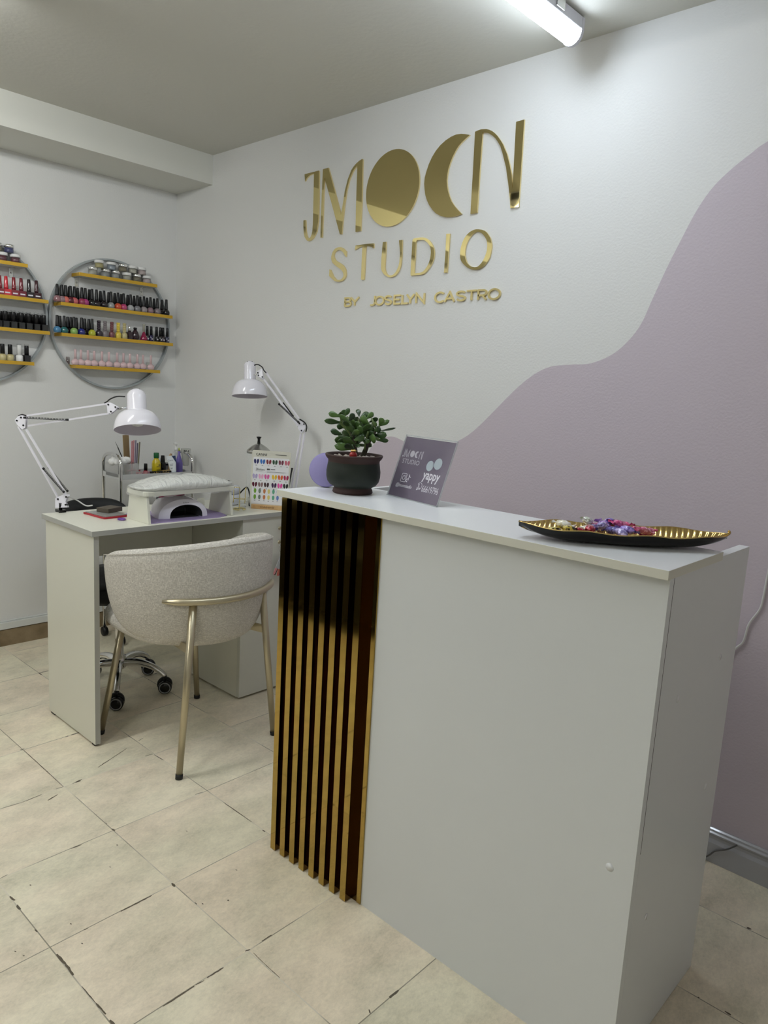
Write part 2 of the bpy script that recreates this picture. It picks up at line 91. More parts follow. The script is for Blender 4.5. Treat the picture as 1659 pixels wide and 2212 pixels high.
CLEARJ = M('clear jar plastic', (240,242,242), .06, trans=.9, ior=1.3, alpha=.4)
WRAP = M('clear wrap', (235,236,230), .18, alpha=1., coat=1.)
SILV = M('silver lid', (.85,.85,.85), .18, metal=1., raw=True)
COTTON = M('cotton wool', (240,240,238), .95)
SKIRT = M('brown skirting tile', (150,130,100), .35); mottle(SKIRT, (120,103,76), (150,132,104), 14)
TRUNK = M('white trunking', (214,216,212), .4)
BASEB = M('grey gloss baseboard', (176,176,180), .12, spec=.6, coat=.4)
LEAF = M('jade leaf', (62,92,40), .28, spec=.5, coat=.15); mottle(LEAF, (40,68,34), (88,120,58), 18)
LEAFD = M('jade leaf dark', (44,66,36), .3, spec=.5, coat=.15); mottle(LEAFD, (30,50,28), (62,88,46), 22)
BARK = M('bark', (62,56,44), .85); bump(BARK, 90, .8, .003)
POTG = M('dark green glaze', (28,36,28), .55); bump(POTG, 180, .15, .001)
POTB = M('brown clay', (58,38,34), .6); bump(POTB, 200, .2, .001)
PEB = M('pebbles', (196,186,176), .6)
SOIL = M('soil', (60,50,42), .95)
REDG = M('red glaze', (150,22,22), .15, coat=.5)
GOLDP = M('gold paint', (.8,.55,.2), .3, metal=1., raw=True)
LAVM = M('lavender fabric', (158,150,200), .65); bump(LAVM, 400, .2, .001)
LAVD = M('lavender rim', (134,126,186), .6)
MATP = M('lavender rubber mat', (164,147,188), .6)
PINKT = M('magenta plate', (150,28,78), .25)
LAMPGR = M('lamp interior grey', (70,72,74), .35)
POSTER = M('purple poster', (98,82,104), .35, spec=.35, coat=.15); mottle(POSTER, (84,68,92), (106,92,111), 9, 3)
PRINTW = M('white print', (226,222,230), .5)
PRINTS = M('silver print', (196,190,200), .35, metal=.2)
PRINTB = M('pale blue print', (170,182,190), .4)
INK = M('ink', (70,68,66), .6)
BOARDW = M('white card', (226,226,228), .35, coat=.5)
BOARDC = M('cream card', (208,206,192), .35, coat=.5)
WOOD = M('light wood', (196,158,106), .45); mottle(WOOD, (182,142,92), (206,170,120), 30)
KRAFT = M('kraft board', (150,128,92), .7)
REDC = M('red case', (170,22,40), .3)
GREYS = M('grey screen', (150,150,146), .25)
FELT = M('desk device white', (222,224,234), .35)
TUBEM = M('lit diffuser', (255,255,255), .4, emit=(230,242,255), es=TUBE_POWER)
TUBEM2 = M('bright lit diffuser', (255,255,255), .4, emit=(249,251,249), es=TUBE_POWER_2)
BATTEN = M('batten body', (205,204,212), .35)
DARKSOFA = M('dark sofa', (16,15,15), .6)
POL = dict(dusty=(150,110,115), mauve=(140,112,120), salmon=(214,112,100), wine=(92,22,40), coral=(198,98,100), rose=(150,50,82), magenta=(168,56,120),
  black=(20,20,21), nearblack=(32,24,28), smoke=(150,152,150), orange=(206,84,52), pink=(186,62,110), silver=(168,168,170), grey=(124,124,128), greige=(150,140,142), greymauve=(128,116,120),
  sky=(76,130,170), teal=(42,104,104), lime=(140,180,96), navy=(34,42,120), yellowgreen=(182,184,50), plum=(54,44,54), taupe=(130,122,124), rosebrown=(120,72,76), yellow=(222,196,74), cream=(196,184,136),
  darkplum=(46,28,36), raspberry=(140,22,66), indigo=(38,32,76), slate=(60,62,82), darkblue=(40,46,104), bluegrey=(140,150,160), gold=(164,154,100), bronze=(120,112,88), beige=(176,174,160), blush=(182,166,164),
  red=(176,34,46), crimson=(132,30,42), scarlet=(206,40,54), wine2=(112,24,40), darkwine=(60,20,32), white=(232,232,230), pale_pink=(222,192,194), champagne=(190,178,130))
def pol(n): return M('polish '+n, POL[n], .18, coat=.6)
CAPB = M('black cap', (20,20,22), .35)

# floor tiles
GRIME = M('floor grime', (100,91,76), .8)
FLOOR = bpy.data.materials.new('floor tiles'); FLOOR.use_nodes = True
def floor_mat():
    m = FLOOR; N, Lk, b = nodes(m)
    tc = N.new('ShaderNodeTexCoord'); mp = N.new('ShaderNodeMapping'); mp.vector_type = 'TEXTURE'
    mp.inputs['Location'].default_value = (1.03245, -1.17062, 0); mp.inputs['Rotation'].default_value = (0, 0, 0.01620)
    mp.inputs['Scale'].default_value = (0.30655, 0.30655, 1)
    Lk.new(tc.outputs['Object'], mp.inputs[0])
    sp = N.new('ShaderNodeSeparateXYZ'); Lk.new(mp.outputs[0], sp.inputs[0])
    def mth(op, a, bb=None, c=None):
        n = N.new('ShaderNodeMath'); n.operation = op
        for i, v in enumerate((a, bb, c)):
            if v is None: continue
            if isinstance(v, (int, float)): n.inputs[i].default_value = v
            else: Lk.new(v, n.inputs[i])
        return n.outputs[0]
    def noise(scale, detail=4, vec=tc.outputs['Object'], rough=.5):
        t = N.new('ShaderNodeTexNoise'); t.inputs['Scale'].default_value = scale; t.inputs['Detail'].default_value = detail; t.inputs['Roughness'].default_value = rough
        Lk.new(vec, t.inputs['Vector']); return t.outputs['Fac']
    ds = []
    for k in (0, 1):
        f = mth('FRACT', sp.outputs[k]); g = mth('SUBTRACT', f, .5); ds.append(mth('SUBTRACT', .5, mth('ABSOLUTE', g)))
    dmin = mth('MINIMUM', ds[0], ds[1])
    joint = mth('LESS_THAN', dmin, .0042)
    # chipped, dirty stretches of joint
    near = mth('LESS_THAN', mth('ADD', dmin, mth('MULTIPLY', mth('SUBTRACT', noise(90, 2), .5), .012)), .0085)
    dirt = mth('MULTIPLY', near, mth('GREATER_THAN', noise(7.5, 3), .66))
    fl = N.new('ShaderNodeVectorMath'); fl.operation = 'FLOOR'; Lk.new(mp.outputs[0], fl.inputs[0])
    wn = N.new('ShaderNodeTexWhiteNoise'); wn.noise_dimensions = '2D'; Lk.new(fl.outputs[0], wn.inputs['Vector'])
    r1 = N.new('ShaderNodeValToRGB'); r1.color_ramp.elements[0].position = .34; r1.color_ramp.elements[1].position = .66
    r1.color_ramp.elements[0].color = (*lin((198,192,170)), 1); r1.color_ramp.elements[1].color = (*lin((246,236,214)), 1)
    e = r1.color_ramp.elements.new(.5); e.color = (*lin((226,217,196)), 1)
    off = N.new('ShaderNodeVectorMath'); off.operation = 'ADD'; Lk.new(tc.outputs['Object'], off.inputs[0])
    wv = N.new('ShaderNodeVectorMath'); wv.operation = 'SCALE'; Lk.new(wn.outputs['Color'], wv.inputs[0]); wv.inputs[3].default_value = 5.; Lk.new(wv.outputs[0], off.inputs[1])
    stretch = N.new('ShaderNodeMapping'); stretch.inputs['Scale'].default_value = (1.3, .8, 1); stretch.inputs['Rotation'].default_value = (0, 0, .7); Lk.new(off.outputs[0], stretch.inputs[0])
    nz = mth('ADD', mth('MULTIPLY', noise(8, 8, stretch.outputs[0], .72), .75), mth('MULTIPLY', mth('SUBTRACT', noise(120, 6, stretch.outputs[0], .8), .1), .42))
    Lk.new(nz, r1.inputs[0])
    tint = N.new('ShaderNodeMix'); tint.data_type = 'RGBA'; tint.inputs[0].default_value = 1.; tint.blend_type = 'MULTIPLY'
    r2 = N.new('ShaderNodeValToRGB'); r2.color_ramp.elements[0].color = (.96, .985, .95, 1); r2.color_ramp.elements[1].color = (1.0, .965, .945, 1); r2.color_ramp.elements[0].position=.38; r2.color_ramp.elements[1].position=.62
    Lk.new(noise(3.2, 3, stretch.outputs[0]), r2.inputs[0])
    Lk.new(r1.outputs[0], tint.inputs[6]); Lk.new(r2.outputs[0], tint.inputs[7])
    g1 = N.new('ShaderNodeMix'); g1.data_type = 'RGBA'; Lk.new(joint, g1.inputs[0]); Lk.new(tint.outputs[2], g1.inputs[6])
    gr = N.new('ShaderNodeValToRGB'); gr.color_ramp.elements[0].position = .44; gr.color_ramp.elements[1].position = .56
    gr.color_ramp.elements[0].color = (*lin((150,144,126)), 1); gr.color_ramp.elements[1].color = (*lin((222,214,196)), 1); Lk.new(noise(4, 2), gr.inputs[0])
    Lk.new(gr.outputs[0], g1.inputs[7])
    g2 = N.new('ShaderNodeMix'); g2.data_type = 'RGBA'; Lk.new(dirt, g2.inputs[0]); Lk.new(g1.outputs[2], g2.inputs[6]); g2.inputs[7].default_value = (*lin((92,84,70)), 1)
    Lk.new(g2.outputs[2], b.inputs['Base Color'])
    b.inputs['Roughness'].default_value = .42; b.inputs['Specular IOR Level'].default_value = .4
    bp = N.new('ShaderNodeBump'); bp.inputs['Strength'].default_value = .35; bp.inputs['Distance'].default_value = .002
    h = mth('SUBTRACT', mth('MULTIPLY', noise(60, 3), .25), joint); Lk.new(h, bp.inputs['Height']); Lk.new(bp.outputs[0], b.inputs['Normal'])
floor_mat()

# woven boucle-like fabric of the chair
FAB = bpy.data.materials.new('woven fabric'); FAB.use_nodes = True
def fab():
    N, Lk, b = nodes(FAB)
    tc = N.new('ShaderNodeTexCoord')
    outs = []
    for sc in ((110, 110, 760), (760, 760, 110)):
        mp = N.new('ShaderNodeMapping'); mp.inputs['Scale'].default_value = sc; Lk.new(tc.outputs['Object'], mp.inputs[0])
        t = N.new('ShaderNodeTexNoise'); t.inputs['Scale'].default_value = 1.0; t.inputs['Detail'].default_value = 3; Lk.new(mp.outputs[0], t.inputs['Vector']); outs.append(t.outputs['Fac'])
    a = N.new('ShaderNodeMath'); a.operation = 'MAXIMUM'; Lk.new(outs[0], a.inputs[0]); Lk.new(outs[1], a.inputs[1])
    r = N.new('ShaderNodeValToRGB'); r.color_ramp.elements[0].position = .46; r.color_ramp.elements[1].position = .72
    r.color_ramp.elements[0].color = (*lin((186,181,172)), 1); r.color_ramp.elements[1].color = (*lin((240,236,227)), 1)
    Lk.new(a.outputs[0], r.inputs[0]); Lk.new(r.outputs[0], b.inputs['Base Color'])
    b.inputs['Roughness'].default_value = .9; b.inputs['Specular IOR Level'].default_value = .2
    bp = N.new('ShaderNodeBump'); bp.inputs['Strength'].default_value = .6; bp.inputs['Distance'].default_value = .0015
    Lk.new(a.outputs[0], bp.inputs['Height']); Lk.new(bp.outputs[0], b.inputs['Normal'])
fab()

# ------------------------------------------------------------------ mesh builder
class MB:
    def __init__(s): s.v=[]; s.f=[]; s.m=[]; s.s=[]
    def add(s, vs, fs, mi=0, smooth=False):
        o=len(s.v); s.v += [tuple(v) for v in vs]
        for f in fs: s.f.append(tuple(o+i for i in f)); s.m.append(mi); s.s.append(smooth)
        return s
    def box(s, x0,x1,y0,y1,z0,z1, mi=0, M_=None):
        vs=[Vector((x,y,z)) for z in (z0,z1) for y in (y0,y1) for x in (x0,x1)]
        if M_ is not None: vs=[M_@v for v in vs]
        return s.add(vs, [(0,2,3,1),(4,5,7,6),(0,1,5,4),(2,6,7,3),(0,4,6,2),(1,3,7,5)], mi)
    def facebox(s, x0,x1,y0,y1,z0,z1, mis):   # materials: bottom, top, y0, y1, x0, x1
        vs=[(x,y,z) for z in (z0,z1) for y in (y0,y1) for x in (x0,x1)]
        o=len(s.v); s.v+=vs
        for f,mi in zip([(0,2,3,1),(4,5,7,6),(0,1,5,4),(2,6,7,3),(0,4,6,2),(1,3,7,5)], mis):
            s.f.append(tuple(o+i for i in f)); s.m.append(mi); s.s.append(False)
        return s
    def rbox(s, x0,x1,y0,y1,z0,z1, r, mi=0, M_=None, n=4):   # box with rounded vertical edges
        pts=[]
        for cx,cy,a0 in ((x1-r,y1-r,0),(x0+r,y1-r,90),(x0+r,y0+r,180),(x1-r,y0+r,270)):
            for k in range(n+1):
                a=math.radians(a0+90*k/n); pts.append((cx+r*math.cos(a),cy+r*math.sin(a)))
        return s.prism([(p[0],p[1],z0) for p in pts],(0,0,z1-z0),mi,M_)
    def prism(s, pts, ext, mi=0, M_=None, mside=None):
        a=[Vector(p) for p in pts]; e=Vector(ext); b=[p+e for p in a]
        if M_ is not None: a=[M_@p for p in a]; b=[M_@p for p in b]
        n=len(a); s.add(a+b,[tuple(range(n)),tuple(range(2*n-1,n-1,-1))],mi)
        o=len(s.v)-2*n
        for i in range(n):
            j=(i+1)%n; s.f.append((o+i,o+n+i,o+n+j,o+j)); s.m.append(mi if mside is None else mside); s.s.append(False)
        return s
    def ringprism(s, outer, inner, ext, mi=0, mside=None):
        n=len(outer); e=Vector(ext); O=[Vector(p) for p in outer]; I=[Vector(p) for p in inner]
        vs=O+I+[p+e for p in O]+[p+e for p in I]; fs=[]; o=len(s.v); s.v+=[tuple(v) for v in vs]
        for i in range(n):
            j=(i+1)%n
            for f,mm in (((i,j,n+j,n+i),mi),((2*n+i,3*n+i,3*n+j,2*n+j),mi),((i,2*n+i,2*n+j,j),mside or mi),((n+i,n+j,3*n+j,3*n+i),mside or mi)):
                s.f.append(tuple(o+k for k in f)); s.m.append(mm); s.s.append(False)
        return s
    def lathe(s, prof, n=24, M_=None, mi=0, smooth=True, cap=True, ex=1., ey=1., mis=None):
        vs=[]
        for r,z in prof:
            for k in range(n):
                a=2*math.pi*k/n; v=Vector((r*math.cos(a)*ex,r*math.sin(a)*ey,z)); vs.append(M_@v if M_ is not None else v)
        o=len(s.v); s.v+=[tuple(v) for v in vs]
        for i in range(len(prof)-1):
            for k in range(n):
                j=(k+1)%n; s.f.append((o+i*n+k,o+i*n+j,o+(i+1)*n+j,o+(i+1)*n+k)); s.m.append(mis[i] if mis else mi); s.s.append(smooth)
        if cap:
            if prof[0][0]>1e-5: s.f.append(tuple(o+k for k in range(n-1,-1,-1))); s.m.append(mis[0] if mis else mi); s.s.append(False)
            if prof[-1][0]>1e-5: s.f.append(tuple(o+(len(prof)-1)*n+k for k in range(n))); s.m.append(mis[-1] if mis else mi); s.s.append(False)
        return s
    def tube(s, path, r, n=10, mi=0, closed=False, sq=None, caps=True, up=None):
        P=[Vector(p) for p in path]; m=len(P); o=len(s.v); prev=None
        for i in range(m):
            if closed: d=P[(i+1)%m]-P[i-1]
            else: d=P[min(i+1,m-1)]-P[max(i-1,0)]
            d.normalize()
            if prev is None:
                h=Vector(up) if up else (Vector((0,0,1)) if abs(d.z)<.9 else Vector((1,0,0)))
                x=d.cross(h).normalized()
            else:
                x=(prev-d*prev.dot(d)).normalized()
            prev=x; y=d.cross(x)
            rr=r[i] if isinstance(r,(list,tuple)) else r
            for k in range(n):
                a=2*math.pi*(k+.5)/n
                if sq: s.v.append(tuple(P[i]+x*sq[0]*(1 if math.cos(a)>0 else -1)*.5+y*sq[1]*(1 if math.sin(a)>0 else -1)*.5))
                else: s.v.append(tuple(P[i]+x*rr*math.cos(a)+y*rr*math.sin(a)))
        for i in range(m if closed else m-1):
            i2=(i+1)%m
            for k in range(n):
                j=(k+1)%n; s.f.append((o+i*n+k,o+i*n+j,o+i2*n+j,o+i2*n+k)); s.m.append(mi); s.s.append(not sq)
        if not closed and caps:
            s.f.append(tuple(o+k for k in range(n-1,-1,-1))); s.m.append(mi); s.s.append(False)
            s.f.append(tuple(o+(m-1)*n+k for k in range(n))); s.m.append(mi); s.s.append(False)
        return s
    def grid(s, fn, nu, nv, mi=0, smooth=True, wu=False, wv=False, flip=False):
        o=len(s.v)
        for i in range(nu):
            for j in range(nv): s.v.append(tuple(fn(i,j)))
        for i in range(nu if wu else nu-1):
            for j in range(nv if wv else nv-1):
                a,b,c,d=o+i*nv+j,o+((i+1)%nu)*nv+j,o+((i+1)%nu)*nv+(j+1)%nv,o+i*nv+(j+1)%nv
                s.f.append((a,d,c,b) if flip else (a,b,c,d)); s.m.append(mi(i,j) if callable(mi) else mi); s.s.append(smooth)
        return s
    def build(s, name, mats, parent=None, bev=0, seg=2, fixn=True, sub=0):
        me=bpy.data.meshes.new(name); me.from_pydata(s.v,[],s.f)
        if not isinstance(mats,(list,tuple)): mats=[mats]
        for m in mats: me.materials.append(m)
        for p,mi,sm in zip(me.polygons,s.m,s.s): p.material_index=mi; p.use_smooth=sm
        if fixn or bev:
            b=bmesh.new(); b.from_mesh(me)
            if fixn: bmesh.ops.recalc_face_normals(b,faces=b.faces)
            b.to_mesh(me); b.free()
        o=bpy.data.objects.new(name,me); COL.objects.link(o)
        if parent is not None: o.parent=parent
        if bev:
            md=o.modifiers.new('bevel','BEVEL'); md.width=bev; md.segments=seg; md.limit_method='ANGLE'; md.angle_limit=math.radians(40)
        if sub:
            md=o.modifiers.new('sub','SUBSURF'); md.levels=sub; md.render_levels=sub
        return o
def tag(o, label, cat, group=None, kind=None):
    o['label']=label; o['category']=cat
    if group: o['group']=group
    if kind: o['kind']=kind
    return o
def thing(name, label, cat, loc=(0,0,0), rot=(0,0,0), group=None):
    e=bpy.data.objects.new(name,None); COL.objects.link(e); e.empty_display_size=.05; e.location=loc; e.rotation_euler=rot
    return tag(e,label,cat,group)
def struct(o): o['kind']='structure'; return o
def at(loc, rot=(0,0,0), sc=1.): return Matrix.Translation(Vector(loc)) @ Euler(rot).to_matrix().to_4x4() @ Matrix.Scale(sc,4)
def axisM(loc, z, x=None):
    z=Vector(z).normalized(); h=Vector(x) if x else (Vector((1,0,0)) if abs(z.x)<.9 else Vector((0,1,0)))
    y=z.cross(h).normalized(); x=y.cross(z)
    return Matrix.Translation(Vector(loc)) @ Matrix(((x.x,y.x,z.x),(x.y,y.y,z.y),(x.z,y.z,z.z))).to_4x4()
def text_mesh(txt, name, mat, parent, loc, width=None, height=None, thick=.0002, align='CENTER', rot=None, shear=0, bold=0.):
    cu=bpy.data.curves.new(name,'FONT'); cu.body=txt; cu.size=1; cu.align_x='LEFT'; cu.extrude=0; cu.offset=bold; cu.shear=shear; cu.resolution_u=3
    ob=bpy.data.objects.new(name,cu); COL.objects.link(ob); bpy.context.view_layer.update()
    me=bpy.data.meshes.new_from_object(ob.evaluated_get(bpy.context.evaluated_depsgraph_get())); bpy.data.objects.remove(ob)
    xs=[v.co.x for v in me.vertices]; ys=[v.co.y for v in me.vertices]
    x0,x1,y0,y1=min(xs),max(xs),min(ys),max(ys)
    sx=width/(x1-x0) if width else None; sy=height/(y1-y0) if height else sx
    if sx is None: sx=sy
    for v in me.vertices:
        X=(v.co.x-(x0+x1)/2)*sx; Z=(v.co.y-(y0+y1)/2)*sy
        v.co=Vector((X,0,Z)) if rot is None else rot@Vector((X,0,Z))
    me.materials.clear(); me.materials.append(mat)
    o=bpy.data.objects.new(name,me); COL.objects.link(o); o.parent=parent; o.location=loc
    return o
ORD=['first','second','third','fourth','fifth','sixth','seventh','eighth','ninth','tenth','eleventh','twelfth','thirteenth','fourteenth','fifteenth','sixteenth','seventeenth','eighteenth','nineteenth','twentieth']

# ------------------------------------------------------------------ room
H=2.281; RX=4.9; RY=-4.3
fl_=MB().box(-.1,RX,RY,.1,-.05,0)
for q in D['grime']:
    a=Vector(q[:3]); b=Vector(q[3:6]); w_=q[6]; d=b-a; L0=d.length; d=d/max(L0,1e-6); n_=Vector((-d.y,d.x,0)); n=max(3,int(L0/.006)); pts=[]
    for sgn in (1,-1):
        for k in (range(n+1) if sgn>0 else range(n,-1,-1)):
            t_=k/n; pts.append(a+d*L0*t_+n_*sgn*w_*.5*(.35+.65*math.sin(math.pi*min(1,max(0,t_*.9+.05)))**.5)*(.65+.7*random.random())+Vector((0,0,.0004)))
    fl_.add(pts,[tuple(range(len(pts)))],1)
struct(fl_.build('floor',[FLOOR,GRIME],fixn=False))
struct(MB().box(-.1,RX,RY,.1,H,H+.05).build('ceiling',CEIL))
struct(MB().box(-.1,0,RY,.1,0,H).build('wall_left',WALL))
struct(MB().box(RX,RX+.1,RY,.1,0,H).build('wall_rear',WALL))
struct(MB().box(-.1,RX+.1,RY-.1,RY,0,H).build('wall_front',WALL))
# feature wall, white with the lilac wave
wave=[tuple(p) for p in D['wave']]
def catmull(pts,n=5):
    out=[]
    for i in range(len(pts)-1):
        p0=pts[max(i-1,0)];p1=pts[i];p2=pts[i+1];p3=pts[min(i+2,len(pts)-1)]
        for k in range(n):
            t=k/n; out.append(tuple(.5*((2*p1[j])+(-p0[j]+p2[j])*t+(2*p0[j]-5*p1[j]+4*p2[j]-p3[j])*t*t+(-p0[j]+3*p1[j]-3*p2[j]+p3[j])*t**3) for j in range(len(p1))))
    out.append(tuple(pts[-1])); return out
wave=[(3.25,2.0),(3.02,1.985),(2.88,1.965)]+wave+[(1.26,.68),(1.2,.5),(1.16,.25),(1.15,0)]
wc=catmull(wave,5)
fw=MB()
lil=[(x,0,z) for x,z in wc]+[(RX,0,0),(RX,0,2.0)]
wht=[(x,0,z) for x,z in wc]+[(0,0,0),(0,0,H),(RX,0,H),(RX,0,2.0)]
fw.add(lil,[tuple(range(len(lil)))],1); fw.add(wht,[tuple(range(len(wht)-1,-1,-1))],0)
fw.box(-.1,RX,.001,.1,0,H,0)
struct(fw.build('wall_right',[WALL,LILAC],fixn=False))
struct(MB().box(0,.3127,RY,0,H-.1299,H).build('trim_1',BEAM))
# skirting and trunking on the left wall
struct(MB().box(0,.010,RY,0,0,.076).build('baseboard_left',SKIRT))
tr=MB().box(0,.016,RY,0,.080,.112,0).box(0,.007,RY,0,.112,.119,1)
struct(tr.build('trim_2',[TRUNK,TRUNK],bev=.002))
bbp=[(0,0),(-.015,0),(-.015,.058),(-.013,.062),(-.010,.068),(-.0095,.076),(-.013,.081),(-.014,.085),(-.009,.089),(-.008,.094),(-.004,.098),(0,.098)]
struct(MB().prism([(0,y,z) for y,z in bbp],(RX,0,0)).build('baseboard_right',BASEB,bev=.0008))

# ------------------------------------------------------------------ led battens
def batten(x,y0,y1,label,tm=TUBEM):
    t=thing('ceiling_batten_light',label,'ceiling light',(x,(y0+y1)/2,H),group='led battens on the ceiling'); L=(y1-y0)/2
    b=MB().prism([(-.030,-L,-.006),(-.030,-L,-.034),(-.026,-L,-.040),(.026,-L,-.040),(.030,-L,-.034),(.030,-L,-.006),(.022,-L,0),(-.022,-L,0)],(0,2*L,0))
    
    b.build('housing',BATTEN,t,bev=.001)
    pr=[]
    for k in range(13):
        a=math.pi*k/12; pr.append((.029*math.cos(a),-.036-.034*math.sin(a)))
    MB().prism([(px,-L+.012,pz) for px,pz in pr],(0,2*L-.024,0)).build('diffuser',tm,t)
    for sgn in (-1,1):
        q=[(px*1.06,pz-.0015) for px,pz in pr]+[(-.031,-.006),(.031,-.006)]
        y=sgn*L; MB().prism([(px,y-sgn*.012,pz) for px,pz in q],(0,sgn*.012,0)).build('end_cap',BATTEN,t)
        MB().box(.0305,.036,sgn*(L-.13)-.018,sgn*(L-.13)+.018,-.030,-.001).build('clip',STEEL,t,bev=.001)
        MB().box(-.036,-.0305,sgn*(L-.13)-.018,sgn*(L-.13)+.018,-.030,-.001).build('clip',STEEL,t,bev=.001)
    return t
batten(2.252,-1.34,-.125,'long lit led batten light on the ceiling above the counter')
batten(2.252,-3.75,-2.5,'added led batten light, unseen behind the viewer, to brighten the room',TUBEM2)  # added ceiling light out of view, raises the room's brightness
batten(1.16,-2.45,-1.245,'lit led batten light on the ceiling left of the view',TUBEM2)

# ------------------------------------------------------------------ reception counter
kt=thing('reception_counter','tall white reception counter with fluted gold panel and overhanging top','counter',(2.975,-.8539,0),(0,0,.0076))
# local frame: x to the right end (0), y to the wall
X0=-.985; DP=.407
MB().box(X0,0,0,.018,0,.970).build('front_panel',LAM,kt)
sp=MB().facebox(-.020,0,.0185,DP,0.001,.976,(0,1,0,0,0,0)).box(-.0195,.0002,.0181,.0193,.46,.97,2)
sp.build('side_panel',[LAM,LAMT,DARKGAP],kt)
MB().facebox(X0,X0+.018,.0185,DP,0.001,.976,(0,1,0,0,0,0)).build('side_panel',[LAM,LAMT],kt)
MB().box(X0+.02,-.02,.03,DP-.02,.70,.718).build('work_shelf',LAMT,kt)
MB().facebox(-1.0,.006,-.025,.23,.9715,.988,(0,1,0,0,0,0)).build('counter_top',[EDGE,LAMT],kt,bev=.0008)
g=MB(); gx0=-.978; gx1=-.653; pit=(gx1-gx0-.012)/8
prof=[(gx0,-.002)]
for k in range(8):
    a=gx0+k*pit; prof+=[(a,-.0245),(a+.0195,-.0245),(a+.0195,-.003),(a+pit,-.003)]
prof+=[(gx1-.012,-.004),(gx1,-.004),(gx1,-.001)]
back=[(gx1,-.0003),(gx0,-.0003)]
g.prism([(x,y,.002) for x,y in prof+back],(0,0,.9685))
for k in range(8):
    for q in (2,3): g.m[2+1+4*k+q-1]=1  # flute sides and groove backs take a darker steel than the fronts
g.build('fluted_gold_panel',[GOLDFL,M('dark groove steel',(.15,.085,.025),.08,metal=1.,raw=True)],kt,fixn=True)
for q in ((.0003,.085,.30),(.0003,.335,.47),(.0003,.105,.73),(.0003,.315,.76)):
    MB().lathe([(.007,0),(.007,.0004),(0,.0005)],16,axisM((q[0]-.0002,q[1],q[2]),(1,0,0))).build('screw_cover',LAMT,kt)
MB().lathe([(.008,0),(.008,.0005),(0,.0006)],16,axisM((-.045,.0002,.42),(0,-1,0))).build('screw_cover',LAMT,kt)

# ------------------------------------------------------------------ manicure desk
dk=thing('manicure_desk','white manicure desk with open left side and cabinet at the right','desk',(1.1769,-.9952,0),(0,0,.0136))
# local: x=0 front edge, -x to the back; y from 0 to the right
DW=.985; DDp=.3837
MB().facebox(-DDp,0,0,DW,.7325,.75,(1,0,2,1,1,2)).build('desk_top',[DESKM,EDGE,M('grey edge band',(176,176,170),.45)],dk,bev=.0006)
sd=MB().facebox(-DDp+.01,-.01,.010,.028,.008,.7325,(0,0,0,0,0,1)); 
sd.build('side_panel',[DESKM,M('grey edge band',(176,176,170),.45)],dk)
MB().box(-DDp+.02,-DDp+.05,.012,.026,0,.008).build('glide',BLACK,dk)
MB().box(-.04,-.02,.012,.026,0,.008).build('glide',BLACK,dk)
MB().box(-DDp+.012,-DDp+.030,.028,.60,.575,.7325).build('apron',DESKM,dk)
MB().box(-DDp+.01,-.028,.601,DW,.008,.7325).build('cabinet',DESKM,dk)
MB().facebox(-.0275,-.010,.601,DW,.010,.7325,(0,0,0,0,0,0)).build('door',M('cabinet door laminate',(214,214,202),.38),dk)
MB().box(-DDp+.03,-.04,.62,DW-.02,0,.008).build('plinth',BLACK,dk)

# ------------------------------------------------------------------ upholstered tub chair
CH=(1.282,-.700,0)
ch=thing('tub_chair','cream woven fabric tub chair with champagne metal legs at the manicure desk','chair',CH,(0,0,.02))
def sm(t): t=max(0,min(1,t)); return t*t*(3-2*t)
def shell(i,j,NU=61,NV=28):
    u=-1+2*i/(NU-1); au=abs(u)
    endf=(max(0,1-au**9))**.5           # rounding of the arm ends
    ztop=.762-.085*au**1.6-.035*(1-endf); zbot=.406+.02*au**2+ .03*(1-endf)
    t=j/NV
    th=.042*endf+.002
    # closed section: outer 0..0.45, top 0.45..0.55, inner 0.55..1
    def rad(z):
        k=(z-.392)/(.36)
        k=min(1,max(0,k)); return .192+.087*(1-(1-k)**3)**.66
    if t<.42: s=t/.42; z=zbot+(ztop-.025-zbot)*s; r=rad(z)
    elif t<.58:
        s=(t-.42)/.16; a=math.pi*s; z=ztop-.025+.025*math.sin(a); r=rad(ztop-.025)-th*(1-math.cos(a))*.5-.0
    else: s=(t-.58)/.42; z=ztop-.025-(ztop-.025-zbot)*s; r=rad(z)-th
    pm=math.radians(118-30*(1-sm((z-.40)/.13)))
    ph=u*pm
    return Vector((r*math.cos(ph),r*math.sin(ph),z))
m=MB(); NU=61; NV=28
m.grid(lambda i,j: shell(i,j),NU,NV,wv=True)
for i in (0,NU-1):
    o=i*NV; m.f.append(tuple(o+k for k in range(NV))); m.m.append(0); m.s.append(True)
m.build('backrest',FAB,ch)
m=MB()
m.tube([((.2792)*math.cos(a),.2792*math.sin(a),.75-.085*abs(a/2.05)**1.6) for a in [math.radians(-110+220*k/40) for k in range(41)]],.0016,6)
m.build('seam',FAB,ch)
def sup(a,e): c=math.cos(a); s_=math.sin(a); return (abs(c)**e*(1 if c>0 else -1),abs(s_)**e*(1 if s_>0 else -1))
def seatfn(i,j):
    pr=[(.0,.402),(.5,.40),(.82,.400),(.92,.407),(.98,.420),(1.0,.435),(.985,.452),(.94,.465),(.86,.472),(.6,.478),(.3,.48),(0,.48)][i]
    c,s_=sup(2*math.pi*j/40,.72); return Vector((-.05+.245*pr[0]*c,.232*pr[0]*s_,pr[1]))
m=MB(); m.grid(seatfn,12,40,wv=True); m.build('seat',FAB,ch)
def P(x,y,z): # world to chair local
    v=Matrix.Rotation(-.02,4,'Z')@Vector((x-CH[0],y-CH[1],z)); return v
